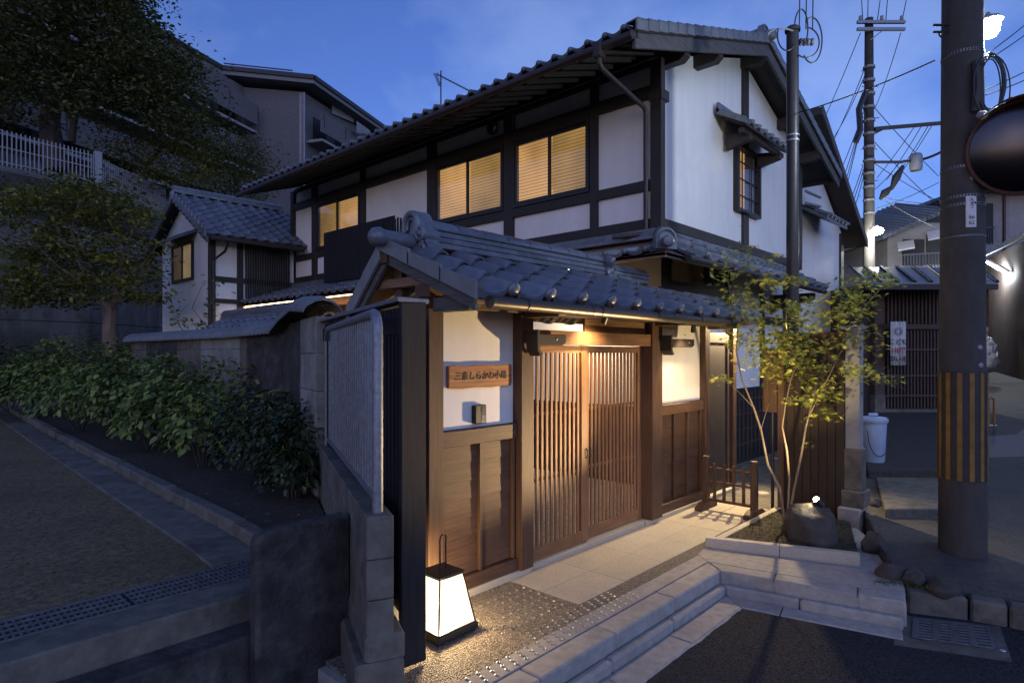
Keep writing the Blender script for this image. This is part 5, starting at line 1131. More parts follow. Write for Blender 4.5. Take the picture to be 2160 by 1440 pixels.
def band(py, w=0.022, tilt=0.0, m='galv'):
    z = z_of(py); MB().tube([(PX_, PY_, z), (PX_, PY_, z + w)], pr(z) + 0.004, 32).build('steel_band', M[m], pole, smooth=True)
    tow = math.atan2(-up_.y, -up_.x)
    for k in range(-8, 9):
        a = tow + k * 0.14; rr = pr(z) + 0.005
        MB().box((-0.004, -0.006, 0.004), (0.004, 0.006, w - 0.004)).build('band_hole', M['ink'], pole).matrix_basis = Matrix.Translation((PX_ + rr * math.cos(a), PY_ + rr * math.sin(a), z)) @ Matrix.Rotation(a, 4, 'Z')
band(108, 0.026); band(352); band(415); band(432); band(498, 0.012)
tow = (Vector((0, 0, 0)) - up_).normalized(); sd = RT
def onpole(px, py, out=0.0):
    z = z_of(py); r = pr(z); off = lat(px, 5.69) - lat(2030, 5.69); off = max(-r * 0.98, min(r * 0.98, off)); return up_ + sd * off - FW * (math.sqrt(r * r - off * off) + out) + Vector((0, 0, z))
q = onpole(2020, 448, 0.004); pm = Matrix(((RT.x, 0, -FW.x, q.x), (RT.y, 0, -FW.y, q.y), (0, 1, 0, q.z), (0, 0, 0, 1)))
o = MB().box((-0.045, -0.14, -0.012), (0.045, 0.14, 0.004)).build('number_plate', mat('plate_white', (0.55, 0.56, 0.57), 0.5, 0.1, 20, bump=0), pole, bevel=0.003); o.matrix_basis = pm
tp = text('lettering', 'ろ\nう\n\n66\n62', 0.052, M['ink'], o, pm @ Matrix.Translation((0, 0, 0.006)), 0.0006)
for px, py in ((2023, 377), (2036, 733), (2038, 770)):
    q = onpole(px, py, 0.0); MB().lathe([(0.024, 0.0), (0.022, 0.008), (0.0, 0.012)], q, 14, -FW).build('bolt_cap', M['galv'], pole, smooth=True)
for py in (40, 55):
    a = onpole(1976, py); MB().tube([a, a - RT * 0.13], 0.012, 8).build('step_peg', M['black_metal'], pole, smooth=True)
MB().tube([onpole(1976, 52) - RT * (0.05 - 0.03 * math.cos(t)) + Vector((0, 0, -0.03 + 0.03 * math.sin(t))) for t in [k * 0.6 for k in range(11)]], 0.007, 6).build('eye_bolt', M['black_metal'], pole)
for py in (800,): MB().tube([onpole(1990, 520, 0.012), onpole(1990, 790, 0.012)], 0.008, 6).build('earth_wire', M['black_metal'], pole) if False else None
# street lamp on the pole
sl = thing('street_lamp', 'blazing white street lamp mounted on the near utility pole', 'street lamp', at(2088, 60, 5.83))
lp = at(2088, 62, 5.83)
MB().lathe([(0.0, -0.085), (0.05, -0.07), (0.078, -0.02), (0.08, 0.03), (0.06, 0.07), (0.0, 0.085)], lp, 24).build('globe', emit('lamp_globe', (0.93, 0.97, 1.0), 55), sl, smooth=True)
MB().tube([onpole(2050, 60) + FW * 0.2, lp + Vector((0, 0, 0.16)) + FW * 0.02, lp + Vector((0, 0, 0.10))], 0.018, 8).build('arm', M['galv'], sl, smooth=True)
MB().lathe([(0.105, 0.0), (0.085, 0.03), (0.03, 0.055), (0.0, 0.06)], lp + Vector((0, 0, 0.075)), 20).build('cap', M['galv'], sl, smooth=True)
lamp('street_light', 'POINT', lp - Vector((0, 0, 0.13)) - FW * 0.02, 74, (0.72, 0.84, 1.0), sl, 0.09)
# coil of cable hung on the pole
cc_ = thing('cable_coil', 'loose coil of black cable hanging below the near street lamp', 'cable coil', at(2095, 180, 5.55))
for k in range(9):
    cx_, cy_ = 2092 + rnd.uniform(-8, 8), 178 + rnd.uniform(-8, 8); rx_, ry_ = rnd.uniform(20, 36), rnd.uniform(55, 68)
    MB().tube([at(cx_ + rx_ * math.cos(t), cy_ + ry_ * math.sin(t), 5.55 + 0.02 * k - 0.1) for t in [2 * math.pi * j / 24 for j in range(25)]], 0.006, 5, False).build('loop', M['black_metal'], cc_, smooth=True)
MB().tube([at(2058, 130, 5.5), at(2062, 180, 5.48), at(2056, 235, 5.5)], 0.035, 8).build('cable_bundle', M['black_metal'], cc_, smooth=True)
MB().lathe([(0.0, 0.0), (0.035, 0.01), (0.04, 0.05), (0.02, 0.08), (0.0, 0.08)], at(2066, 243, 5.45), 12, -FW + Vector((0, 0, -0.4))).build('junction_cap', M['plaster_old'], cc_, smooth=True)
# traffic mirror
mi = thing('traffic_mirror', 'round convex traffic mirror with orange rim cut by the right edge', 'mirror', at(2156, 310, 5.35))
mc = at(2156, 310, 5.35); mf = (-FW * 0.9 - RT * 0.40 + Vector((0, 0, -0.12))).normalized(); R_ = 0.395
m_ = bpy.data.materials.new('mirror'); m_.use_nodes = True; b_ = m_.node_tree.nodes['Principled BSDF']; b_.inputs['Base Color'].default_value = (0.045, 0.047, 0.055, 1); b_.inputs['Metallic'].default_value = 1; b_.inputs['Roughness'].default_value = 0.22
MB().lathe([(0.0, 0.055), (R_ * 0.3, 0.05), (R_ * 0.6, 0.036), (R_ * 0.85, 0.014), (R_ * 0.97, 0.0)], mc, 48, mf).build('mirror_face', m_, mi, smooth=True)
M['orange'] = mat('orange_paint', (0.045, 0.017, 0.010), 0.5, 0.2, 8, bump=0.03)
MB().lathe([(R_ * 0.96, 0.004), (R_ * 0.99, 0.03), (R_ * 1.04, 0.026), (R_ * 1.05, -0.02), (R_ * 0.9, -0.05), (0.0, -0.10)], mc, 48, mf).build('rim', M['orange'], mi, smooth=True)
hd = MB(); ua = mf.cross(Vector((0, 0, 1))).normalized(); ub = ua.cross(mf).normalized(); ub = ub if ub.z > 0 else -ub
arc = [R(20) + R(140) * k / 16 for k in range(17)]
i0 = [mc + (ua * math.cos(t) + ub * math.sin(t)) * R_ * 1.055 for t in arc]; i1 = [p + mf * (0.16 * math.sin(math.pi * (k / 16)) ** 0.5 + 0.005) for k, p in enumerate(i0)]
for k in range(16): hd.quad(i0[k], i0[k+1], i1[k+1], i1[k])
o = hd.build('visor', M['orange'], mi, smooth=True); sdm = o.modifiers.new('thick', 'SOLIDIFY'); sdm.thickness = 0.006
MB().tube([onpole(2060, 392) + FW * 0.05, at(2090, 392, 5.6), at(2130, 388, 5.5), mc - mf * 0.09 - Vector((0, 0, 0.2))], 0.034, 10).build('arm', M['orange'], mi, smooth=True)
MB().tube([mc - mf * 0.09 - Vector((0, 0, 0.24)), mc - mf * 0.09 + Vector((0, 0, 0.1))], 0.03, 10).build('stem', M['orange'], mi, smooth=True)

# ---------------- far utility pole
FD_ = 19.0; fpb = plan(lat(1833, FD_), FD_)
fpo = thing('far_utility_pole', 'distant utility pole with twin crossarms against the sky', 'pole', (fpb.x, fpb.y, gz(FD_)))
MB().tube([(fpb.x, fpb.y, 0.5), (fpb.x, fpb.y, at(1833, 40, FD_).z)], [0.19, 0.12], 16).build('shaft', M['pole'], fpo, smooth=True)
for py in (47, 62): bar('crossarm', at(1808, py, FD_ - 0.2), at(1909, py, FD_ - 0.2), 0.08, 0.09, M['galv'], fpo)
for px in (1815, 1860, 1902): MB().lathe([(0.03, 0.0), (0.06, 0.05), (0.04, 0.10), (0.05, 0.14), (0.0, 0.16)], at(px, 44, FD_ - 0.2), 10).build('insulator', M['plaster_old'], fpo, smooth=True)
bar('brace', at(1836, 85, FD_ - 0.2), at(1868, 60, FD_ - 0.2), 0.03, 0.03, M['galv'], fpo)
bar('side_arm', at(1845, 272, FD_ - 0.1), at(1985, 260, FD_ - 0.1), 0.09, 0.10, M['black_metal'], fpo); bar('side_arm', at(1845, 342, FD_ - 0.1), at(1905, 342, FD_ - 0.1), 0.07, 0.07, M['black_metal'], fpo)
MB().prism([at(1846, 283, FD_ - 0.1), at(1846, 268, FD_ - 0.1), at(1880, 266, FD_ - 0.1)], FW * 0.06).build('gusset', M['black_metal'], fpo)
for py in range(145, 470, 28): z = at(1833, py, FD_).z; MB().tube([(fpb.x, fpb.y, z), (fpb.x, fpb.y, z + 0.06)], 0.175, 12).build('collar', M['galv'], fpo)
for k in range(9): a = at(1820 - 2 * (k % 3), 150 + k * 33, FD_ - 0.1); MB().tube([a, a + RT * (0.5 if k % 2 else -0.05)], 0.012, 5).build('step_peg', M['black_metal'], fpo)
MB().tube([at(1828, 190, FD_ - 0.25), at(1812, 230, FD_ - 0.3), at(1815, 275, FD_ - 0.3), at(1805, 300, FD_ - 0.3)], 0.09, 7).build('cable_bundle', M['black_metal'], fpo, smooth=True)
MB().lathe([(0.16, 0.0), (0.18, 0.1), (0.18, 0.45), (0.14, 0.52), (0, 0.52)], at(1932, 360, FD_) , 12).build('transformer', M['galv'], fpo, smooth=True)
for a, b in (((1905, 350), (1880, 400)), ((1880, 395), (1857, 420))): MB().tube([at(*a, FD_), at((a[0]+b[0])/2 - 2, (a[1]+b[1])/2, FD_), at(*b, FD_)], [0.05, 0.13, 0.05], 8).build('splice_case', M['black_metal'], fpo, smooth=True)
fl = thing('far_street_lamp', 'bright street lamp on the far utility pole down the lane', 'street lamp', at(1850, 487, 18.5))
lp2 = at(1850, 487, 18.4)
MB().ball(lp2, 0.17, 3, (1, 1, 0.7)).build('globe', emit('far_globe', (1.0, 0.97, 0.86), 60), fl, smooth=True)
MB().tube([(fpb.x, fpb.y, lp2.z + 0.1), lp2 + Vector((0, 0, 0.14))], 0.03, 6).build('arm', M['galv'], fl)
lamp('far_light', 'POINT', lp2 - FW * 0.25 - Vector((0, 0, 0.2)), 150, (1.0, 0.97, 0.88), fl, 0.12)
# overhead cables
def cable(a, b, sag, r, lab):
    a, b = at(*a), at(*b); n = 12
    o = MB().tube([a.lerp(b, i / n) - Vector((0, 0, sag * 4 * (i / n) * (1 - i / n))) for i in range(n + 1)], r, 5, False).build('overhead_cable', M['black_metal'], None)
    return tag(o, lab, 'cable', 'overhead cables')
FAN = 'one of the thin dark cables fanning down from the far utility pole'
TOPC = 'one of the cables rising out of the picture top above the poles'
THRU = 'one of the thin cables crossing the sky between the two utility poles'
for x in (1686, 1700, 1714): cable((x + 2, -60, 7.3), (x, 62, 7.2), 0.0, 0.007, TOPC)
for x, xt in ((1820, 1815), (1850, 1862), (1868, 1875), (1902, 1920), (1830, 1832)): cable((x, 48, FD_ - 0.2), (xt, -40, 30), 0.0, 0.016, TOPC)
for i, (x0, y0, x1, y1) in enumerate(((1815, 70, 1700, 330), (1900, 70, 1845, 230), (1822, 150, 1740, 330), (1824, 160, 1752, 300), (1822, 235, 1745, 420), (1820, 245, 1755, 440), (1818, 255, 1762, 450), (1816, 265, 1768, 455), (1820, 350, 1775, 460), (1822, 356, 1780, 470), (1824, 362, 1790, 470))): cable((x0, y0, FD_ - 0.2), (x1, y1, 26), 0.15, 0.013, FAN)
for i, (x0, y0, x1, y1) in enumerate(((1840, 222, 1980, 372), (1845, 300, 1985, 440), (1845, 345, 1980, 425), (1900, 340, 1845, 400), (1960, 262, 1890, 372), (1945, 264, 1870, 380), (1930, 266, 1850, 375), (1970, 258, 1880, 395), (1870, 418, 1980, 430), (1870, 425, 1975, 480), (1850, 440, 1980, 385))): cable((x0, y0, FD_), (x1, y1, FD_ + 3), 0.05, 0.012, THRU)
cable((1905, 340, FD_), (1990, 318, FD_), 0.1, 0.04, 'thick black cable running from the far crossarm behind the near pole')
cable((1684, 238, 7.2), (1972, 128, 5.5), 0.03, 0.007, 'thin service cable from the slim black pole to the near utility pole')
for i, (x0, y0, x1, y1) in enumerate(((2060, 130, 2200, 20), (2062, 140, 2200, 45), (2075, 190, 2200, 130), (2080, 200, 2200, 150), (2085, 240, 2200, 175), (2060, 300, 2200, 200))): cable((x0, y0, 5.6), (x1, y1, 9), 0.02, 0.007, 'one of the cables leaving the near pole past the right edge')

# ---------------- lattice house at the end of the forecourt
lh = thing('lattice_house', 'low dark wooden lattice house front with metal awning roof and child-safety banner', 'house', plan(lat(1920, 14), 14, 0.46))
def cbox(name, px0, px1, d, z0, z1, th, m, parent, bevel=0.0): return MB().prism([plan(lat(px0, d), d, z0), plan(lat(px1, d), d, z0), plan(lat(px1, d), d, z1), plan(lat(px0, d), d, z1)], FW * th).build(name, m, parent, bevel=bevel)
zz = lambda py, d: CAM_Z + (HOR_PX - py) / F_PX * d
wood('lattice', (0.055, 0.032, 0.024))
cbox('wall', 1815, 2074, 14.1, 0.3, zz(600, 14), 2.0, M['dark_z'], lh)
cbox('sill', 1868, 1985, 13.9, 0.30, zz(862, 14), 0.2, M['old_concrete'], lh)
cbox('lintel', 1852, 2074, 13.92, zz(694, 14), zz(684, 14), 0.15, M['lattice_x'], lh)
cbox('post', 1846, 1866, 13.92, 0.3, zz(605, 14), 0.16, M['lattice_z'], lh); cbox('post_foot', 1846, 1868, 13.9, 0.3, zz(832, 14), 0.2, M['old_concrete'], lh)
for i in range(15): x = 1872 + i * 8.0; cbox('upper_slat', x, x + 3.2, 13.96, zz(682, 14), zz(610, 14), 0.05, M['lattice_z'], lh)
for i in range(17): x = 1872 + i * 7.0; cbox('door_slat', x, x + 3.0, 13.98, zz(860, 14), zz(696, 14), 0.04, M['lattice_z'], lh)
for py in (735, 790, 832): cbox('door_rail', 1868, 2010, 13.95, zz(py + 4, 14), zz(py, 14), 0.03, M['lattice_x'], lh)
M['sheet_roof'] = mat('sheet_roof', (0.16, 0.165, 0.18), 0.45, 0.15, 6, metal=0.4, bump=0.03)
e0, e1 = plan(lat(1826, 13.1), 13.1, zz(601, 13.1)), plan(lat(2104, 13.1), 13.1, zz(601, 13.1)); r0_, r1_ = plan(lat(1790, 14.6), 14.6, zz(568, 14.6)), plan(lat(2060, 14.6), 14.6, zz(568, 14.6))
MB().prism([e0, e1, r1_, r0_], (0, 0, 0.05)).build('awning_roof', M['sheet_roof'], lh)
for i in range(9): t = i / 8; bar('roof_batten', e0.lerp(e1, t) + Vector((0, 0, 0.07)), r0_.lerp(r1_, t) + Vector((0, 0, 0.07)), 0.06, 0.05, M['black_metal'], lh)
bar('eave_board', e0 - Vector((0, 0, 0.04)), e1 - Vector((0, 0, 0.04)), 0.06, 0.12, M['dark_x'], lh)
bn = thing('banner', 'hanging white cloth banner with black and red lettering on the lattice house', 'banner', plan(lat(1895, 13.7), 13.7, 2.0))
M['cloth'] = mat('banner_cloth', (0.50, 0.50, 0.52), 0.85, 0.12, 4, (10, 10, 1), 0.2)
mb = MB(); nx = 8
for i in range(nx):
    px0, px1 = 1879 + 32 * i / nx, 1879 + 32 * (i + 1) / nx; w0, w1 = 0.02 * math.sin(i * 1.6), 0.02 * math.sin((i + 1) * 1.6)
    mb.quad(plan(lat(px0, 13.7), 13.7 + w0, zz(770, 13.7)), plan(lat(px1, 13.7), 13.7 + w1, zz(770, 13.7)), plan(lat(px1, 13.7), 13.7 + w1, zz(678, 13.7)), plan(lat(px0, 13.7), 13.7 + w0, zz(678, 13.7)))
o = mb.build('cloth', M['cloth'], bn, smooth=True); o.modifiers.new('t', 'SOLIDIFY').thickness = 0.004
def facing_cam(px, py, d): q = at(px, py, d); return Matrix(((RT.x, 0, -FW.x, q.x), (RT.y, 0, -FW.y, q.y), (0, 1, 0, q.z), (0, 0, 0, 1)))
M['red_ink'] = mat('red_ink', (0.30, 0.03, 0.04), 0.7, 0.1, 5, bump=0)
text('lettering', 'こども', 0.135, M['ink'], bn, facing_cam(1895, 721, 13.64), 0.002, off=0.002); text('lettering', '110番', 0.135, M['red_ink'], bn, facing_cam(1895, 739, 13.64), 0.002, off=0.004); text('lettering', 'のいえ', 0.135, M['ink'], bn, facing_cam(1895, 757, 13.64), 0.002, off=0.002)
bl = MB()
for k in range(7): a = k * 0.9; q = at(1895 + 7 * math.cos(a), 699 + 6 * math.sin(a), 13.64); bl.lathe([(0.030, 0.0), (0.036, 0.0)], q, 10, -FW); bl.ball(q, 0.012, 1)
bl.build('emblem', M['ink'], bn)
tc_ = thing('trash_can', 'pale blue plastic lidded trash can with handle by the white wall', 'trash can', plan(lat(1842, 8.8), 8.8, 0.245))
tcp = plan(lat(1842, 8.8), 8.8, 0.245); M['blue_plastic'] = mat('blue_plastic', (0.28, 0.36, 0.50), 0.5, 0.08, 6, bump=0.02)
MB().lathe([(0.0, 0.0), (0.135, 0.0), (0.145, 0.02), (0.172, 0.56), (0.18, 0.56), (0.18, 0.585), (0.165, 0.585)], tcp, 28).build('bin', M['blue_plastic'], tc_, smooth=True)
MB().lathe([(0.190, 0.575), (0.192, 0.61), (0.165, 0.635), (0.05, 0.645), (0.0, 0.645)], tcp, 28).build('lid', M['blue_plastic'], tc_, smooth=True)
MB().bar(tcp + Vector((0, 0, 0.67)) - RT * 0.07, tcp + Vector((0, 0, 0.67)) + RT * 0.07, 0.025, 0.05).build('knob', M['blue_plastic'], tc_, bevel=0.012)
MB().tube([tcp + RT * (0.172 * math.cos(t)) - FW * 0.16 + Vector((0, 0, 0.46 - 0.36 * math.sin(t) ** 1)) for t in [math.pi * k / 14 for k in range(15)]], 0.006, 6).build('bail_handle', M['black_metal'], tc_, smooth=True)
# yellow arch bollards
def bollard(px, py, d, lab):
    b = thing('arch_bollard', lab, 'bollard', plan(lat(px, d), d, gz(d)), 'yellow arch bollards in the lane'); c = plan(lat(px, d), d, gz(d))
    MB().tube([c - RT * 0.055] + [c + RT * (-0.055 * math.cos(t)) + Vector((0, 0, 0.50 + 0.055 * math.sin(t))) for t in [math.pi * k / 8 for k in range(9)]] + [c + RT * 0.055], 0.022, 10).build('hoop', M['yellow'], b, smooth=True)
    MB().lathe([(0.05, 0.0), (0.05, 0.012), (0.0, 0.012)], c - RT * 0.055, 12).build('base_plate', M['galv'], b); MB().lathe([(0.05, 0.0), (0.05, 0.012), (0.0, 0.012)], c + RT * 0.055, 12).build('base_plate', M['galv'], b)
bollard(2091, 890, 12.2, 'yellow arch bollard standing at the lane edge right of the pole')
# ---------------- dark corrugated building on the right with a fluorescent tube
dk = thing('corrugated_building', 'dark brown corrugated building along the lane at the right edge', 'building', plan(lat(2120, 22), 22, 0.9))
A_, B_ = plan(lat(2081, 24.8), 24.8), plan(lat(2330, 15.5), 15.5)
dv = (B_ - A_).normalized(); Ln = (B_ - A_).length; nv = Vector((-dv.y, dv.x, 0)); nv = nv if nv.dot(RT) > 0 else -nv
M['corr'] = mat('corrugated', (0.055, 0.042, 0.036), 0.55, 0.2, 4, (1, 1, 0.3), 0.05, metal=0.3)
mb = MB(); n = 74
for i in range(n):
    a, b = A_ + dv * (Ln * i / n), A_ + dv * (Ln * (i + 1) / n); o_ = nv * (0.04 if i % 2 else 0.0); o2 = nv * (0.0 if i % 2 else 0.04)
    mb.quad(*[Vector((p.x, p.y, z)) for p, z in ((a + o_, 0.3), (b + o2, 0.3), (b + o2, 5.6), (a + o_, 5.6))])
mb.build('cladding', M['corr'], dk); MB().prism([(A_ + nv * 0.06) + Vector((0, 0, 0.2)), (B_ + nv * 0.06) + Vector((0, 0, 0.2)), (B_ + nv * 0.06) + Vector((0, 0, 5.6)), (A_ + nv * 0.06) + Vector((0, 0, 5.6))], nv * 4).build('core', M['corr'], dk)
MB().prism([A_ - nv * 0.9 - dv * 0.3 + Vector((0, 0, 5.25)), B_ - nv * 0.9 + Vector((0, 0, 5.25)), B_ + nv * 3 + Vector((0, 0, 7.2)), A_ + nv * 3 - dv * 0.3 + Vector((0, 0, 7.2))], (0, 0, 0.12)).build('roof', M['sheet_roof'], dk)
for i in range(24): a = A_ - nv * 0.92 + dv * (Ln * i / 24) + Vector((0, 0, 5.36)); MB().tube([a, a + nv * 0.5 + Vector((0, 0, 0.24))], 0.05, 6).build('roof_rib', M['tile'], dk)
ft = thing('fluorescent_lamp', 'lit fluorescent tube bracket lamp under the corrugated eave', 'lamp', at(2105, 565, 22.5))
t0, t1 = at(2084, 553, 23.3), at(2130, 579, 22.0)
MB().tube([t0, t1], 0.06, 10).build('tube', emit('tube_glow', (0.86, 0.93, 1.0), 22), ft, smooth=True); bar('fitting', t0 + Vector((0, 0, 0.09)), t1 + Vector((0, 0, 0.09)), 0.12, 0.06, M['plaster_old'], ft)
bar('bracket', t1 + Vector((0, 0, 0.1)), t1 + Vector((0, 0, 0.1)) + RT * 0.5, 0.04, 0.04, M['black_metal'], ft)
lamp('tube_light', 'POINT', (t0 + t1) / 2 - Vector((0, 0, 0.2)) - RT * 0.1, 170, COOL, ft, 0.2)
pl2 = thing('porch_lamp', 'small warm porch lamp glowing beside the pole down the lane', 'lamp', at(2063, 645, 20)); MB().tube([at(2063, 634, 20), at(2063, 656, 20)], 0.05, 8).build('shade', emit('porch_glow', (1.0, 0.6, 0.22), 14), pl2, smooth=True); bar('bracket', at(2063, 640, 20.05), at(2063, 640, 20.6), 0.05, 0.2, M['black_metal'], pl2)
lb = thing('lane_building', 'shadowed building closing the lane behind the porch lamp', 'building', plan(lat(2060, 20.6), 20.6, 0.8)); cbox('wall', 1990, 2086, 20.6, 0.3, zz(595, 20.6), 3, M['lattice_z'], lb); cbox('roof', 1980, 2090, 20.0, zz(603, 20.6), zz(592, 20.6), 4, M['sheet_roof'], lb); cbox('plaster_base', 2066, 2085, 20.55, 0.3, zz(690, 20.6), 0.05, M['plaster_old'], lb)
tp_ = thing('covered_object', 'object wrapped in a crumpled silver tarpaulin beside the corrugated wall', 'tarpaulin', at(2076, 780, 19.5))
mb = MB(); mb.ball(at(2076, 745, 19.5), 0.5, 4, (0.55, 0.7, 1.1), 0.03); mb.build('cover', mat('tarp', (0.30, 0.32, 0.36), 0.4, 0.3, 5, bump=0.8, bscale=6, metal=0.3), tp_, smooth=True); MB().ball(at(2079, 765, 19.5), 0.42, 3, (0.8, 0.9, 0.8), 0.03).build('skirt', M['galv'], tp_, smooth=True)
rd = thing('red_sign', 'small red sign panel on the wall down the lane', 'sign', at(2066, 694, 20.3)); MB().prism([at(2060, 706, 20.3), at(2071, 706, 20.3), at(2071, 683, 20.3), at(2060, 683, 20.3)], FW * 0.08).build('panel', mat('red_paint', (0.35, 0.02, 0.02), 0.5, 0.1, 5, bump=0), rd, bevel=0.006)

# ---------------- houses further up the lane
hb = thing('balcony_house', 'old grey two-storey house with striped awnings and balcony behind the lattice house', 'house', plan(lat(1930, 23), 23, 1.0))
cbox('wall', 1872, 2010, 23, 0.8, zz(470, 23), 4, M['plaster_old'], hb); cbox('window', 1905, 1950, 22.96, zz(560, 23), zz(505, 23), 0.05, M['ink'], hb); cbox('window', 1955, 1990, 22.96, zz(558, 23), zz(495, 23), 0.05, M['ink'], hb)
MB().prism([at(1862, 505, 21.6), at(2015, 440, 21.6), at(2015, 432, 21.6), at(1862, 497, 21.6)], FW * 5).build('roof', M['tile'], hb)
for i in range(14): a = at(1866 + i * 10.5, 500 - i * 4.5, 21.55); MB().tube([a, a + FW * 3.0 + Vector((0, 0, 0.9))], 0.07, 6).build('roof_rib', M['tile'], hb)
for px0, px1, py in ((1895, 1930, 512), (1958, 1990, 490)): MB().prism([at(px0, py + 18, 22.0), at(px1, py + 12, 22.0), at(px1 - 3, py - 4, 22.9), at(px0 - 3, py + 2, 22.9)], (0, 0, 0.05)).build('awning', M['plaster'], hb)
for i in range(12): cbox('balcony_bar', 1908 + i * 6.4, 1909.5 + i * 6.4, 22.4, zz(562, 22.4), zz(535, 22.4), 0.03, M['galv'], hb)
bar('balcony_rail', at(1905, 538, 22.4), at(1985, 533, 22.4), 0.05, 0.05, M['galv'], hb)
hc = thing('gable_house', 'dark house with low tiled gable just right of the white neighbour', 'house', plan(lat(1850, 27), 27, 1.0))
cbox('wall', 1792, 1875, 27, 0.8, zz(480, 27), 4, M['dark_z'], hc); MB().prism([at(1780, 480, 26), at(1800, 462, 26), at(1885, 470, 26), at(1890, 480, 26)], FW * 6).build('roof', M['tile'], hc); MB().prism([at(1840, 484, 25.5), at(1905, 450, 25.5), at(1915, 458, 25.5), at(1905, 490, 25.5)], FW * 3).build('roof', M['tile'], hc)
cbox('window', 1815, 1835, 26.9, zz(545, 27), zz(510, 27), 0.08, M['ink'], hc)
hd_ = thing('corner_house', 'grey rendered house with a dark window and rail above the corrugated eave', 'house', plan(lat(2110, 27), 27, 1.0))
cbox('wall', 2066, 2300, 27, 0.8, zz(395, 27), 5, M['plaster_old'], hd_); cbox('window', 2068, 2095, 26.9, zz(512, 27), zz(430, 27), 0.06, M['ink'], hd_)
for i in range(6): cbox('window_bar', 2069 + i * 5, 2070.5 + i * 5, 26.6, zz(515, 26.6), zz(480, 26.6), 0.04, M['black_metal'], hd_)
cbox('rail', 2067, 2098, 26.55, zz(482, 26.6), zz(478, 26.6), 0.05, M['black_metal'], hd_); cbox('pipe', 2118, 2122, 26.7, 0.8, zz(400, 27), 0.1, M['orange'], hd_); MB().prism([at(2056, 395, 26), at(2300, 395, 26), at(2300, 380, 26), at(2056, 388, 26)], FW * 7).build('roof', M['sheet_roof'], hd_)
# television aerial on the main roof
an = thing('tv_aerial', 'fishbone television aerial on a mast above the main roof', 'aerial', (10.35, 11.8, 7.2))
ap = on_x(930, 170, RAX)
MB().tube([(RAX, ap.y, 7.1), (RAX, ap.y, ap.z + 0.25)], 0.018, 6).build('mast', M['black_metal'], an)
b0_, b1_ = at(920, 156, 15.7), at(990, 192, 15.7); MB().tube([b0_, b1_], 0.014, 6).build('boom', M['black_metal'], an)
for k in range(13): c = b0_.lerp(b1_, k / 12); w = 0.20 if k > 1 else 0.34; MB().tube([c - Vector((0.35, -0.1, 0.9)).normalized() * w * 0.35 - FW * w * 0.5, c + Vector((0.35, -0.1, 0.9)).normalized() * w * 0.35 + FW * w * 0.5], 0.007, 5).build('element', M['black_metal'], an)
for k in range(3): MB().tube([at(915 + 4 * k, 154 + 3 * k, 15.6), at(926 + 2 * k, 182, 15.8)], 0.009, 5).build('reflector', M['black_metal'], an)
# ================================================================== LEFT: HILLSIDE, APARTMENTS, TREES
tops = [(-260, 19.0), (0, 20.7), (190, 23.0), (350, 28.0), (640, 38.0)]
tp2 = [plan(lat(px, d), d) for px, d in tops]
rw = thing('retaining_wall', 'tall pale concrete retaining wall behind the park trees', 'wall', plan(lat(100, 21), 21, 0.3))
M['ret_wall'] = mat('retaining_concrete', (0.13, 0.125, 0.13), 0.9, 0.2, 3, (1, 1, 0.6), 0.2, bscale=12, c2=(0.045, 0.045, 0.043), c2scale=0.4, c2amt=0.8)
M['ret_shade_grime'] = mat('retaining_shade_grime', (0.085, 0.080, 0.072), 0.95, 0.4, 2.2, (2.0, 2.0, 0.35), 0.3, bscale=10, c2=(0.03, 0.031, 0.02), c2scale=0.7, c2amt=0.85)  # lower rows: shade put into a darker colour, together with grime streaks
for a, b in zip(tp2, tp2[1:]):
    d = (b - a).normalized(); n = Vector((-d.y, d.x, 0)); n = n if n.dot(FW) > 0 else -n; L = (b - a).length; k = max(1, int(L / 2.6))
    for i in range(k):
        p, q = a + d * (L * i / k + 0.012), a + d * (L * (i + 1) / k - 0.012)
        for z0, z1 in ((0.2, 2.9), (2.93, 5.5), (5.53, 8.0)): MB().slab([p, q, q + n * 0.5, p + n * 0.5], z0, z1).build('panel', M['ret_wall' if z0 > 5 else 'ret_shade_grime'], rw, bevel=0.015)
    MB().slab([a, b, b + n * 0.4, a + n * 0.4], 8.0, 8.12).build('coping', M['ret_wall'], rw)
    MB().slab([a + n * 0.06, b + n * 0.06, b + n * 0.8, a + n * 0.8], 0.0, 7.9).build('core', M['ret_wall'], rw)
struct(MB().slab([(p.x, p.y) for p in tp2] + [tuple((plan(60, 90)).xy), tuple((plan(-120, 90)).xy), tuple((plan(-120, 19)).xy)], 6.5, 7.95).build('hillside', M['soil']))
pf = thing('picket_fence', 'white metal picket fence on top of the retaining wall', 'fence', plan(lat(80, 21), 21, 8.1))
M['white_metal'] = mat('white_metal', (0.21, 0.22, 0.24), 0.5, 0.1, 8, bump=0)
pm_ = MB().box((-0.018, -0.018, 0), (0.018, 0.018, 1.22)).mesh('picket', M['white_metal'])
for (a, b), n, h in (((tp2[0], tp2[1]), 22, 1), ((tp2[1], tp2[2]), 21, 1), ((tp2[2], tp2[3]), 44, 0.93)):
    for i in range(n): p = a.lerp(b, (i + 0.5) / n); o = link('picket', pm_, pf, (p.x, p.y, 8.12)); o.scale = (1, 1, h)
    for z in (8.25, 8.75, 9.2): bar('rail', Vector((a.x, a.y, z)), Vector((b.x, b.y, z * 1.0 - (0.08 if h < 1 and z > 9 else 0))), 0.03, 0.035, M['white_metal'], pf, 0)
gp = plan(lat(206, 23.4), 23.4); box('gate_post', (gp.x - 0.12, gp.y - 0.12, 8.1), (gp.x + 0.12, gp.y + 0.12, 9.45), M['white_metal'], pf)

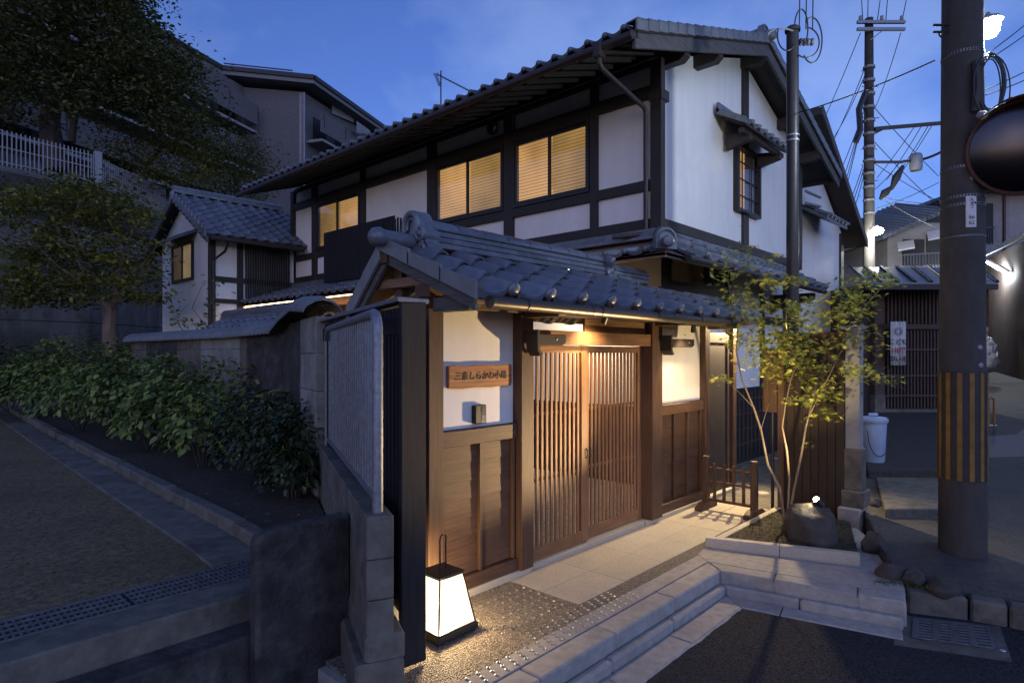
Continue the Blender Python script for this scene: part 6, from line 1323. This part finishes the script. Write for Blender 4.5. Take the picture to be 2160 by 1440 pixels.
# ---------------- apartment building
apb = thing('apartment_building', 'large stepped brick-clad apartment building with deep flat eaves on the hill', 'building', on_z(560, 190, 23.5) - Vector((0, 0, 15.5)))
M['brick'] = mat('brick_cladding', (0.12, 0.113, 0.115), 0.85, 0.35, 5.0, (1.0, 1.0, 9.0), 0.15, detail=3)
M['soffit'] = mat('soffit', (0.17, 0.17, 0.175), 0.8, 0.1, 5, bump=0)
wp = [on_z(x, y, 23.5) for x, y in ((120, -50), (515, 187), (640, 197), (820, 312))]
wp[0] = wp[1] + (wp[0] - wp[1]) * 1.7
for i, nm in enumerate(('wall', 'brick_wall', 'wall')):
    a, b = wp[i], wp[i+1]; d = (b - a).normalized(); n = Vector((-d.y, d.x, 0)); n = n if n.dot(FW) > 0 else -n
    MB().slab([a, b, b + n * 3, a + n * 3], 6, 23.6).build(nm, M['brick'], apb)
MB().slab([tuple((wp[1] + (wp[2] - wp[1]) * 0.93 - FW * 0.02).xy), tuple((wp[2] - FW * 0.03).xy), tuple((wp[2] + FW * 0.3).xy), tuple((wp[1] + (wp[2] - wp[1]) * 0.93 + FW * 0.3).xy)], 6, 23.5).build('corner_pier', M['plaster_old'], apb)
MB().tube([wp[2] + RT * 0.1 - FW * 0.15 - Vector((0, 0, 17)), wp[2] + RT * 0.1 - FW * 0.15], 0.10, 8).build('drainpipe', M['galv'], apb)
ev = [on_z(x, y, 24.4) for x, y in ((60, -130), (350, 78), (468, 146), (662, 166), (815, 274), (900, 330))]
back = [ev[-1] + FW * 6, ev[0] + FW * 40 - RT * 5]
MB().prism([Vector((p.x, p.y, 24.0)) for p in ev + back], (0, 0, 0.42)).build('roof', M['soffit'], apb)
for a, b in zip(ev, ev[1:]): bar('roof_edge', a + Vector((0, 0, 0.1)), b + Vector((0, 0, 0.1)), 0.3, 0.35, M['black_metal'], apb); bar('roof_trim', a - Vector((0, 0, 0.25)) + FW * 0.25, b - Vector((0, 0, 0.25)) + FW * 0.25, 0.12, 0.10, M['soffit'], apb)
bar('roof_rail', ev[2] + Vector((0, 0, 0.6)) + FW * 0.3, ev[2].lerp(ev[3], 0.75) + Vector((0, 0, 0.6)) + FW * 0.3, 0.08, 0.08, M['black_metal'], apb)
for (a, b, side_) in ((wp[0], wp[1], 0), (wp[2], wp[3], 1)):
    d = (b - a).normalized(); n = Vector((-d.y, d.x, 0)); n = -n if n.dot(FW) > 0 else n; L = (b - a).length
    for fl_ in range(4):
        z = 19.7 - 3.3 * fl_; e = L - 0.3 if side_ == 0 else L; s = 0.4
        p, q = a + d * s, a + d * e
        MB().slab([p, q, q + n * 1.5, p + n * 1.5], z - 0.22, z).build('balcony_slab', M['plaster_old'], apb)
        MB().slab([p + n * 1.38, q + n * 1.38, q + n * 1.52, p + n * 1.52], z + 0.55, z + 2.2).build('balcony_parapet', M['brick'], apb)
        MB().slab([q - d * 0.12 + n * 0.02, q + n * 0.02, q + n * 1.37, q - d * 0.12 + n * 1.37], z + 0.55, z + 2.2).build('balcony_end', M['brick'], apb)
        bar('balcony_trim', p + n * 1.56 + Vector((0, 0, z - p.z - 0.12)), q + n * 1.56 + Vector((0, 0, z - q.z - 0.12)), 0.06, 0.2, M['plaster_old'], apb)
        for i in range(int(L / 3.2)):
            u = p + d * (0.9 + i * 3.2); MB().slab([u + n * 0.02, u + d * 1.8 + n * 0.02, u + d * 1.8 + n * 0.06, u + n * 0.06], z + 0.1, z + 2.3).build('window', M['ink'], apb)
        for i in range(int(L / 3.2) + 1):
            u = p + d * (0.3 + i * 3.2); MB().slab([u + n * 1.53, u + d * 0.06 + n * 1.53, u + d * 0.06 + n * 1.56, u + n * 1.56], z + 1.0, z + 2.1).build('parapet_slot', M['black_metal'], apb)
# pale panels under the right-hand eave
for i, (x0, y0, x1, y1) in enumerate(((700, 215, 745, 250), (752, 255, 780, 275))): MB().prism([at(x0, y0, 55), at(x1, y1, 58), at(x1, y1 + 8, 58), at(x0, y0 + 24, 55)], FW * 0.2).build('glazed_panel', M['plaster_old'], apb)

# ---------------- trees and shrubs
OVATE = ([(0, 0, 0), (0.28, 0.26, 0.07), (0.68, 0.24, 0.05), (1.0, 0, -0.10), (0.68, -0.24, 0.05), (0.28, -0.26, 0.07), (0.5, 0, 0.0)], [(0, 6, 1), (1, 6, 2), (2, 6, 3), (0, 5, 6), (5, 4, 6), (4, 3, 6)])
DIAM = ([(0, 0, 0), (0.45, 0.24, 0.04), (1.0, 0, -0.06), (0.45, -0.24, 0.04)], [(0, 1, 2), (0, 2, 3)])
M['tree_leaf'] = leafmat('tree_leaf', (0.037, 0.051, 0.016), 0.5, 0.6, 0.25, (0.075, 0.082, 0.022))
M['olive_leaf'] = leafmat('olive_leaf', (0.066, 0.080, 0.018), 0.45, 0.6, 0.3, (0.132, 0.125, 0.024))
M['warm_leaf'] = leafmat('warm_leaf', (0.046, 0.065, 0.014), 0.5, 0.6, 0.3, (0.125, 0.125, 0.026))  # yellow cast of lamp light is put into this leaf colour
M['hydr'] = leafmat('hydrangea_leaf', (0.038, 0.070, 0.015), 0.5, 0.42, 0.2, (0.145, 0.194, 0.040))
M['grey_leaf'] = leafmat('grey_green_leaf', (0.075, 0.093, 0.033), 0.4, 0.6, 0.25, (0.116, 0.128, 0.044)); M['lamplit_leaf'] = leafmat('lamplit_leaf', (0.099, 0.112, 0.018), 0.4, 0.6, 0.35, (0.198, 0.188, 0.026))  # second one: yellower copy of warm_leaf with lamp light painted in
M['camellia'] = leafmat('camellia_leaf', (0.018, 0.029, 0.010), 0.5, 0.25, 0.1, (0.039, 0.054, 0.019))
def crown(parent, depth, dspread, clumps, per, spread, size, shape, m, tilt=0.8, name='crown', light=None):
    """clumps: list of (px, py); each clump is a flattened spray of leaves with its own distance"""
    out = []
    for px, py in clumps:
        c = at(px, py, depth + rng.uniform(-dspread, dspread)); k = int(per * rng.uniform(0.6, 1.4)); s = spread * rng.uniform(0.7, 1.3)
        v = rng.normal(0, 1, (k, 3)) * np.array([s, s, s * 0.26]); out.append(v + np.array(c))
    for part, mm in ((out[::3], light or m), (out[1::3] + out[2::3], m)):
        P = np.vstack(part); leaves(name, P, rng.uniform(size[0], size[1], len(P)), shape[0], shape[1], mm, parent, tilt=tilt, droop=0.3)
def in_poly(x, y, poly):
    c = False
    for (x0, y0), (x1, y1) in zip(poly, poly[1:] + poly[:1]):
        if (y0 > y) != (y1 > y) and x < (x1 - x0) * (y - y0) / (y1 - y0) + x0: c = not c
    return c
def scatter(poly, n, holes=()):
    xs_ = [p[0] for p in poly]; ys_ = [p[1] for p in poly]; out = []
    while len(out) < n:
        x, y = rng.uniform(min(xs_), max(xs_)), rng.uniform(min(ys_), max(ys_))
        if in_poly(x, y, poly) and not any((x - a) ** 2 / r ** 2 + (y - b) ** 2 / (r * 0.6) ** 2 < 1 for a, b, r in holes): out.append((x, y))
    return out
def limbs(parent, base, paths, m):
    tb = MB()
    for pts, r0, r1 in paths:
        n = len(pts); tb.tube([at(*p) for p in pts], [r0 + (r1 - r0) * i / (n - 1) for i in range(n)], 8)
    return tb.build('trunk', m, parent, smooth=True)
bt = thing('hillside_tree', 'huge dark broadleaf tree filling the upper left above the picket fence', 'tree', at(115, 330, 25.5))
limbs(bt, None, [([(118, 360, 25.5), (104, 260, 25.5), (115, 150, 25.5), (130, 70, 25.5), (150, -20, 25.5)], 0.45, 0.15), ([(115, 150, 25.5), (70, 90, 25), (20, 40, 24.5), (-40, 10, 24)], 0.2, 0.06), ([(112, 170, 25.5), (180, 120, 26), (260, 95, 26), (330, 110, 26)], 0.2, 0.05), ([(108, 215, 25.5), (190, 190, 25), (290, 185, 24.5), (380, 215, 24.5)], 0.16, 0.04), ([(106, 240, 25.5), (60, 190, 25), (10, 170, 24.5)], 0.14, 0.05), ([(150, 300, 25), (160, 230, 25), (230, 160, 25.5)], 0.16, 0.05)], M['dark_bark'])
bigpoly = [(-80, -90), (270, -90), (300, 20), (345, 70), (392, 110), (405, 165), (432, 230), (428, 262), (380, 290), (300, 250), (240, 215), (150, 245), (90, 225), (0, 270), (-80, 250)]
crown(bt, 25.5, 2.4, scatter(bigpoly, 520, ((60, 40, 22), (165, 80, 20), (215, 95, 16), (25, 150, 26), (75, 205, 18), (330, 40, 30), (20, 10, 26), (130, 210, 20))), 70, 0.62, (0.15, 0.28), DIAM, M['tree_leaf'], light=M['grey_leaf'])
ut = thing('understorey_tree', 'yellow-lit green tree just behind the picket fence under the dark crown', 'tree', at(330, 400, 27))
limbs(ut, None, [([(300, 420, 27), (310, 350, 27), (340, 310, 27), (400, 290, 27)], 0.14, 0.04), ([(310, 350, 27), (270, 320, 27), (230, 310, 27)], 0.10, 0.03)], M['dark_bark'])
crown(ut, 27, 1.8, scatter([(195, 255), (300, 262), (400, 282), (450, 300), (470, 370), (400, 402), (330, 400), (250, 360), (205, 330)], 120, ((240, 268, 18), (330, 330, 14), (400, 318, 12))), 50, 0.5, (0.10, 0.19), DIAM, M['warm_leaf'], light=M['lamplit_leaf'])
ot = thing('olive_green_tree', 'rounded olive green tree rising behind the annex roof ridge', 'tree', at(500, 420, 33))
limbs(ot, None, [([(500, 430, 33), (498, 370, 33), (520, 330, 33), (545, 310, 33)], 0.16, 0.05), ([(498, 370, 33), (460, 330, 33), (430, 310, 33)], 0.12, 0.04)], M['dark_bark'])
crown(ot, 33, 2.2, scatter([(405, 300), (450, 288), (520, 292), (560, 318), (582, 350), (575, 400), (520, 430), (440, 420), (400, 380)], 130), 60, 0.6, (0.11, 0.20), DIAM, M['olive_leaf'])
gt_ = thing('garden_tree', 'leafy garden tree with forked trunk standing before the retaining wall', 'tree', at(230, 720, 13))
limbs(gt_, None, [([(232, 760, 13), (230, 690, 13), (232, 655, 13), (222, 640, 13), (212, 632, 13)], 0.14, 0.08), ([(230, 660, 13), (240, 640, 13), (246, 628, 13), (243, 600, 13), (260, 540, 13.2), (280, 480, 13.2)], 0.09, 0.02), ([(214, 634, 13), (195, 610, 13), (170, 560, 12.8), (150, 480, 12.8), (170, 420, 12.8)], 0.07, 0.015), ([(195, 610, 13), (120, 560, 12.6), (60, 500, 12.4)], 0.04, 0.01), ([(243, 600, 13), (300, 560, 13.4), (330, 520, 13.5)], 0.03, 0.01)], M['bark'])
crown(gt_, 13, 1.0, scatter([(-20, 440), (30, 400), (90, 395), (130, 370), (200, 385), (250, 372), (262, 420), (335, 440), (300, 480), (350, 540), (318, 590), (338, 650), (285, 640), (250, 615), (190, 640), (140, 655), (100, 620), (30, 665), (-10, 610), (30, 560)], 280, ((225, 640, 26), (300, 610, 20), (60, 470, 24), (130, 540, 18), (270, 500, 16), (20, 520, 18))), 50, 0.22, (0.055, 0.12), OVATE, M['warm_leaf'], light=M['lamplit_leaf'])
vine = thing('wall_climber', 'reddish climbing plant spreading over the pale retaining wall', 'plant', at(60, 560, 20.2))
crown(vine, 20.1, 0.15, scatter([(-20, 380), (110, 385), (230, 400), (340, 450), (330, 480), (200, 450), (90, 430), (40, 470), (-20, 440)], 70, ((50, 410, 18),)), 22, 0.28, (0.09, 0.15), OVATE, M['warm_leaf'])
# hydrangeas in the bed
def shrub(name, label, c, r, h, n, size, shape, m, cat='shrub', group=None, stems=7):
    s = thing(name, label, cat, c, group); c = Vector(c)
    u = rng.uniform(0, 1, n); th = rng.uniform(0, 2 * np.pi, n); ph = np.arccos(rng.uniform(-0.15, 1.0, n)); rr = (0.55 + 0.45 * u ** 0.5) * (1 + 0.18 * np.sin(3 * th + rng.uniform(0, 6)) * np.sin(2 * ph))
    N_ = np.c_[np.sin(ph) * np.cos(th), np.sin(ph) * np.sin(th), np.cos(ph)]
    P = N_ * np.c_[r * rr, r * rr, h * 0.62 * rr] + np.array([c.x, c.y, c.z + h * 0.38])
    leaves('foliage', P, rng.uniform(size[0], size[1], n), shape[0], shape[1], m, s, nrm=N_ * 0.7 + np.array([0, 0, 0.8]), tilt=0.8, droop=0.5, dirs=th)
    tb = MB()
    for k in range(stems):
        a = 2 * math.pi * k / stems + rnd.uniform(-0.3, 0.3); e = c + Vector((math.cos(a) * r * 0.7, math.sin(a) * r * 0.7, h * rnd.uniform(0.6, 0.9))); tb.tube([c + Vector((math.cos(a) * 0.05, math.sin(a) * 0.05, 0)), c.lerp(e, 0.5) + Vector((0, 0, 0.08)), e], [0.012, 0.009, 0.004], 5)
    tb.build('stems', M['dark_bark'], s)
    return s
HZ = PZ + 0.08; HG = 'hydrangeas along the park kerb'
HLAB = ['bright green hydrangea bulging over the park kerb at the far left of the bed', 'hydrangea just right of the leftmost bright one by the kerb', 'broad hydrangea in the middle of the bed by the kerb', 'tall hydrangea in front of the pale wall blocks', 'hydrangea at the kerb left of the dark glossy shrub', 'hydrangea behind the broad middle one against the dark wall panel', 'hydrangea against the wall left of the pale blocks', 'dim hydrangea at the back of the bed below the garden tree', 'low hydrangea at the kerb bend in front of the broad one', 'hydrangea tucked behind the dark glossy shrub at the wall', 'dim hydrangea at the far end of the kerb', 'far shaded hydrangea under the garden tree trunk']
for i, (px, d, py, r) in enumerate(((165, 10.6, 790, 0.75), (265, 9.6, 780, 0.75), (385, 8.6, 780, 0.75), (470, 8.3, 785, 0.62), (430, 7.3, 850, 0.5), (540, 8.0, 800, 0.5), (340, 10.0, 765, 0.7), (230, 11.6, 745, 0.8), (320, 8.6, 850, 0.5), (600, 6.9, 850, 0.42), (70, 13.0, 770, 0.9), (140, 12.6, 735, 0.9))):
    p = plan(lat(px, d), d, HZ); top = CAM_Z + (HOR_PX - py + 30) / F_PX * d
    shrub('hydrangea', HLAB[i], p, r, max(0.5, top - HZ), int(820 * (r / 0.65) ** 1.5), (0.05, 0.135), OVATE, M['hydr'], 'hydrangea', HG)
for i, (px, d, py, r, lb_) in enumerate(((560, 6.35, 830, 0.50, 'dark glossy-leaved shrub at the kerb below the railing'), (640, 6.0, 845, 0.34, 'dark glossy-leaved shrub pressed against the railing bars'), (620, 5.75, 930, 0.30, 'low dark glossy shrub behind the low concrete wall'))):
    p = plan(lat(px, d), d, HZ); top = CAM_Z + (HOR_PX - py) / F_PX * d
    shrub('glossy_shrub', lb_, p, r, max(0.45, top - HZ), int(1300 * (r / 0.45) ** 1.6), (0.045, 0.085), OVATE, M['camellia'], 'shrub', 'dark glossy shrubs by the railing', 10)
for i, (px, d, py, r, lb_) in enumerate(((20, 15, 720, 1.4, 'black-green bush at the left picture edge behind the park'), (90, 14.5, 735, 1.1, 'shaded bush between the left edge and the hydrangeas'), (300, 13.2, 715, 0.8, 'shaded bush at the foot of the garden tree'), (-60, 13, 740, 1.4, 'large shaded bush cut by the left picture edge'))):
    p = plan(lat(px, d), d, PZ); top = CAM_Z + (HOR_PX - py) / F_PX * d
    shrub('shaded_bush', lb_, p, r, top - PZ, 1500, (0.08, 0.14), OVATE, M['tree_leaf'], 'bush', 'shaded bushes along the park edge')
# thin sapling by the coped wall
sa_ = thing('sapling', 'thin sapling with sparse yellowing leaves in front of the annex wall', 'tree', at(430, 760, 10.5))
tw_ = [([(440, 760, 10.5), (438, 690, 10.5), (445, 640, 10.5), (455, 605, 10.5), (462, 590, 10.5)], 0.010, 0.003), ([(438, 690, 10.5), (405, 650, 10.5), (425, 605, 10.5), (440, 592, 10.4)], 0.007, 0.002), ([(430, 740, 10.5), (380, 690, 10.5), (360, 650, 10.5), (350, 625, 10.5)], 0.007, 0.002), ([(380, 690, 10.5), (372, 665, 10.5), (400, 640, 10.5)], 0.005, 0.002)]
limbs(sa_, None, tw_, M['dark_bark'])
P = []
for px, py, n in ((370, 655, 12), (365, 675, 12), (395, 680, 14), (425, 685, 14), (440, 665, 12), (445, 640, 6), (435, 598, 5), (465, 600, 6), (355, 612, 4), (458, 620, 5)):
    for _ in range(n): P.append(tuple(at(px + rng.normal(0, 12), py + rng.normal(0, 7), 10.5 + rng.normal(0, 0.08))))
M['sap_leaf'] = leafmat('sapling_leaf', (0.14, 0.12, 0.03), 0.5, 0.6, 0.3, (0.10, 0.14, 0.04))
leaves('crown', P, rng.uniform(0.07, 0.11, len(P)), OVATE[0], OVATE[1], M['sap_leaf'], sa_, tilt=1.0, droop=0.4)
# fallen leaves on the park ground
P = [(rng.uniform(-3, 2.2), rng.uniform(4.3, 12), PZ + 0.012) for _ in range(420)] + [(rng.uniform(2.2, 3.0), rng.uniform(4.6, 9), PZ + 0.10) for _ in range(260)]
fl_ = leaves('fallen_leaves', P, rng.uniform(0.02, 0.05, len(P)), DIAM[0], DIAM[1], leafmat('fallen_leaf', (0.10, 0.075, 0.04), 0.5, 0.8, 0.1, (0.16, 0.14, 0.08)), None, tilt=0.25, kind='stuff'); tag(fl_, 'dry leaves scattered over the park ground and bed', 'leaves')
